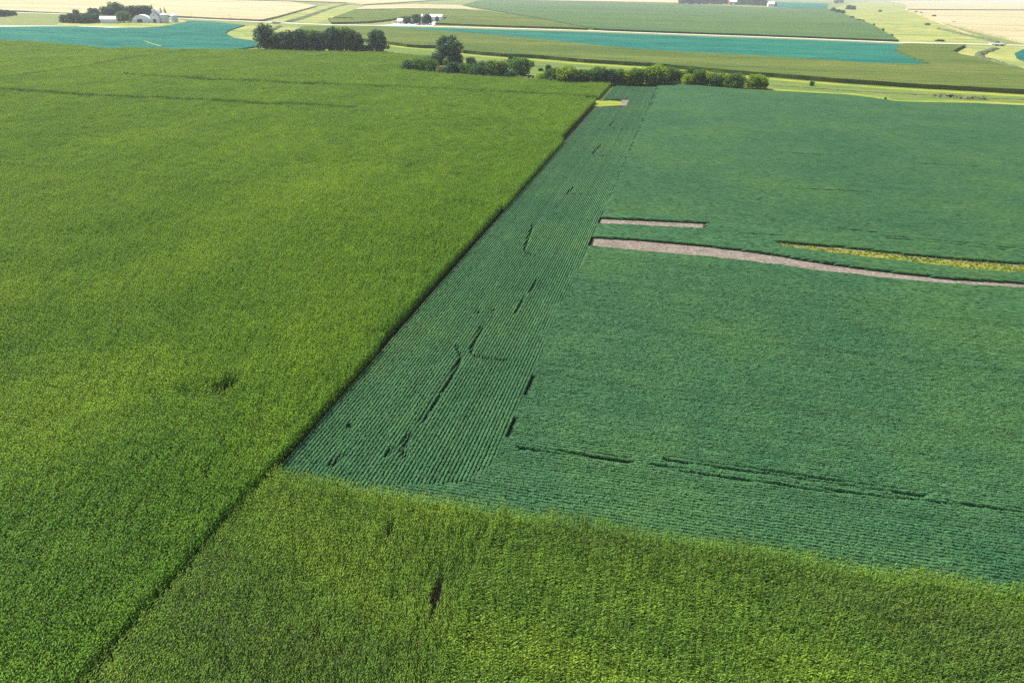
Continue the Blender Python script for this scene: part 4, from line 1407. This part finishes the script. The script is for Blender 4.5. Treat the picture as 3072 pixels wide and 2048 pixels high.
gable(r, 5.5, 6, 2.8, 4.4, M['white'], M['roofw'], 'y')
box('door', -1.6, 1.6, -3.12, -2.98, 0.0, 2.3, M['dark'], r)
tag(r, 'small white garage between the round trees of the roadside farmstead', 'garage')
# farthest farmstead
r = place('red_barn', 2198, 15.5, math.radians(10))
gable(r, 28, 18, 11, 19, M['red'], M['roofw'], 'x')
box('door', -4, 4, -9.15, -8.98, 0.0, 7, M['white'], r)
for x in (-10, 10):
    window(r, x, -9.0, 4, 3, 2.5, 's')
tag(r, 'red barn with white roof on the horizon between dark trees', 'barn')
r = place('farm_house', 2312, 20, math.radians(10))
gable(r, 24, 14, 9, 16, M['white'], M['roofw'], 'x')
for x in (-7, 0, 7):
    window(r, x, -7.0, 3, 2.5, 2.5, 's')
tag(r, 'white building right of the dark trees at the farthest farmstead', 'house')


M['truck'] = mat_plain('dark_truck_paint', (0.05, 0.055, 0.07), 0.35)
M['tyre'] = mat_plain('tyre_rubber', (0.02, 0.02, 0.02), 0.9)


def pickup(px, py, rz, label):
    r = place('pickup_truck', px, py, rz)
    V, F = [], []
    box_vf(-2.7, 2.7, -0.95, 0.95, 0.5, 1.1, V, F)
    b = len(V)
    V += [(-0.9, -0.9, 1.1), (1.1, -0.9, 1.1), (1.1, 0.9, 1.1), (-0.9, 0.9, 1.1), (-0.7, -0.75, 1.8), (0.5, -0.75, 1.8), (0.5, 0.75, 1.8), (-0.7, 0.75, 1.8)]
    F += [[b, b + 1, b + 5, b + 4], [b + 1, b + 2, b + 6, b + 5], [b + 2, b + 3, b + 7, b + 6], [b + 3, b, b + 4, b + 7], [b + 4, b + 5, b + 6, b + 7]]
    obj('body', mesh_py('body', V, F, M['truck']), r)
    box('window', -0.5, 0.4, -0.9, -0.83, 1.2, 1.65, M['glass'], r)
    for x in (-1.7, 1.7):
        for y in (-0.9, 0.9):
            n = 14
            V = [(x + 0.4 * math.cos(6.2832 * i / n), y + e, 0.4 + 0.4 * math.sin(6.2832 * i / n)) for e in (-0.13, 0.13) for i in range(n)]
            F = [[i, (i + 1) % n, n + (i + 1) % n, n + i] for i in range(n)] + [list(range(n)), list(range(n, 2 * n))]
            obj('wheel', mesh_py('wheel', V, F, M['tyre']), r)
    tag(r, label, 'truck')


pickup(1191, 71, 0.2, 'dark vehicle parked left of the small white roadside house')

# ------------------------------------------------------------------ bridges and utility poles
def bridge(px, py, span, label):
    g = G(px, py)
    root = empty('road_bridge', (g[0], g[1], 0))
    box('deck', -span / 2, span / 2, -4.3, 4.3, 1.25, 1.75, M['concrete'], root)
    for s in (-1, 1):
        rl = box('railing', -span / 2, span / 2, s * 4.2 - 0.12, s * 4.2 + 0.12, 2.35, 2.6, M['white'], root)
        for i in range(5):
            x = -span / 2 + 0.5 + (span - 1) * i / 4
            box('railing_post', x - 0.1, x + 0.1, s * 4.2 - 0.1, s * 4.2 + 0.1, 1.75, 2.36, M['concrete'], rl)
        box('abutment', s * span / 2 - 0.6, s * span / 2 + 0.6, -4.8, 4.8, 0, 1.24, M['concrete'], root)
    box('pier', -0.4, 0.4, -3.8, 3.8, 0, 1.24, M['concrete'], root)
    tag(root, label, 'bridge', 'road bridges over the creek')


bridge(836.5, 70.9, 13, 'small road bridge over the creek at upper left')
bridge(2991, 137.5, 13, 'small road bridge over the creek near the right edge')


def pole(px, py, h, label):
    g = G(px, py)
    root = empty('utility_pole', (g[0], g[1], 0), 0.1)
    n = 8
    V = [(rr * math.cos(6.2832 * i / n), rr * math.sin(6.2832 * i / n), z) for z, rr in ((-0.1, 0.17), (h, 0.11)) for i in range(n)]
    F = [[i, (i + 1) % n, n + (i + 1) % n, n + i] for i in range(n)] + [list(range(n, 2 * n))]
    obj('pole', mesh_py('pole', V, F, M['wood']), root)
    arm = box('crossarm', -1.2, 1.2, -0.08, 0.08, h - 0.9, h - 0.7, M['wood'], root)
    for x in (-1.1, 0, 1.1):
        box('insulator', x - 0.06, x + 0.06, -0.06, 0.06, h - 0.7, h - 0.48, M['white'], arm)
    tag(root, label, 'utility pole', 'utility poles')


pole(1057, 77, 9.5, 'utility pole by the road, left of the farmstead, farther from it')
pole(1112, 78, 9.5, 'utility pole by the road, second left of the farmstead')
pole(1172, 77.5, 9.5, 'utility pole at the entrance of the roadside farmstead')
pole(692, 65, 9.0, 'utility pole by the road left of the left bridge')
pole(1831, 258.5, 5.6, 'pale wooden pole in front of the dense thicket')

# ------------------------------------------------------------------ grass tufts
def tuft_lib():
    coll = bpy.data.collections.new('weed_tuft')
    for v in range(5):
        r = np.random.default_rng(300 + v)
        n = 34
        az = r.random(n) * 6.2832
        L = r.uniform(0.35, 0.85, n)
        base = r.normal(0, 0.22, (n, 2))
        lean = r.uniform(0.1, 0.7, n)
        d = np.stack([np.cos(az), np.sin(az)], 1)
        s = np.stack([-np.sin(az), np.cos(az)], 1) * 0.05
        P0 = np.concatenate([base - s, np.zeros((n, 1))], 1)
        P1 = np.concatenate([base + s, np.zeros((n, 1))], 1)
        tip = base + d * (lean * L)[:, None]
        P2 = np.concatenate([tip + s * 0.4, (L * np.cos(lean))[:, None]], 1)
        P3 = np.concatenate([tip - s * 0.4, (L * np.cos(lean))[:, None]], 1)
        V = np.stack([P0, P1, P2, P3], 1).reshape(-1, 3)
        coll.objects.link(bpy.data.objects.new('weed_tuft', mesh_np('weed_tuft', V, np.arange(4 * n).reshape(n, 4), M['grass_blade'], np.repeat(r.random(n), 4))))
    return coll


tufts = tuft_lib()


def weeds(P, density, scale, label, seed, keep=None):
    r = np.random.default_rng(seed)
    x0, y0 = P.min(0)
    x1, y1 = P.max(0)
    n = int((x1 - x0) * (y1 - y0) * density)
    X, Y = r.uniform(x0, x1, n), r.uniform(y0, y1, n)
    k = inside(P, X, Y) & seen(X, Y)
    X, Y = X[k], Y[k]
    if not len(X):
        return
    s = scale * r.uniform(0.6, 1.3, len(X))
    scatter('grass_tufts', np.stack([X, Y], 1), r.random(len(X)) * 6.28, np.stack([s, s, s], 1), tufts, label=label, category='grass', kind='stuff')


strip('dry_grass_line', GP([(2340, 730), (2380, 735), (2520, 745.5), (2700, 765.5), (2900, 784.5), (3072, 796.5), (3400, 813.5)]) - np.array([0, 0.35]), 0.55, 0.008, M['soil'], label='thin tan dry line along the far side of the grassy strip', category='soil')
weeds(S3, 2.2, 0.4, 'yellowish grass tufts on the strip between the soybeans', 1)

# ------------------------------------------------------------------ haze
hm, hnt, hout = new_mat('summer_haze')
hv = hnt.nodes.new('ShaderNodeVolumePrincipled')
hv.inputs['Color'].default_value = (0.93, 0.97, 1.0, 1)
hv.inputs['Density'].default_value = 0.00008
hv.inputs['Anisotropy'].default_value = 0.2
hnt.links.new(hv.outputs[0], hout.inputs['Volume'])
V, F = [], []
box_vf(-16100, 16100, -500, 20100, -1.1, 70, V, F)
hz = obj('haze', mesh_py('haze', V, F, hm))
tag(hz, 'thin pale summer haze over the far fields', 'haze', None, 'stuff')
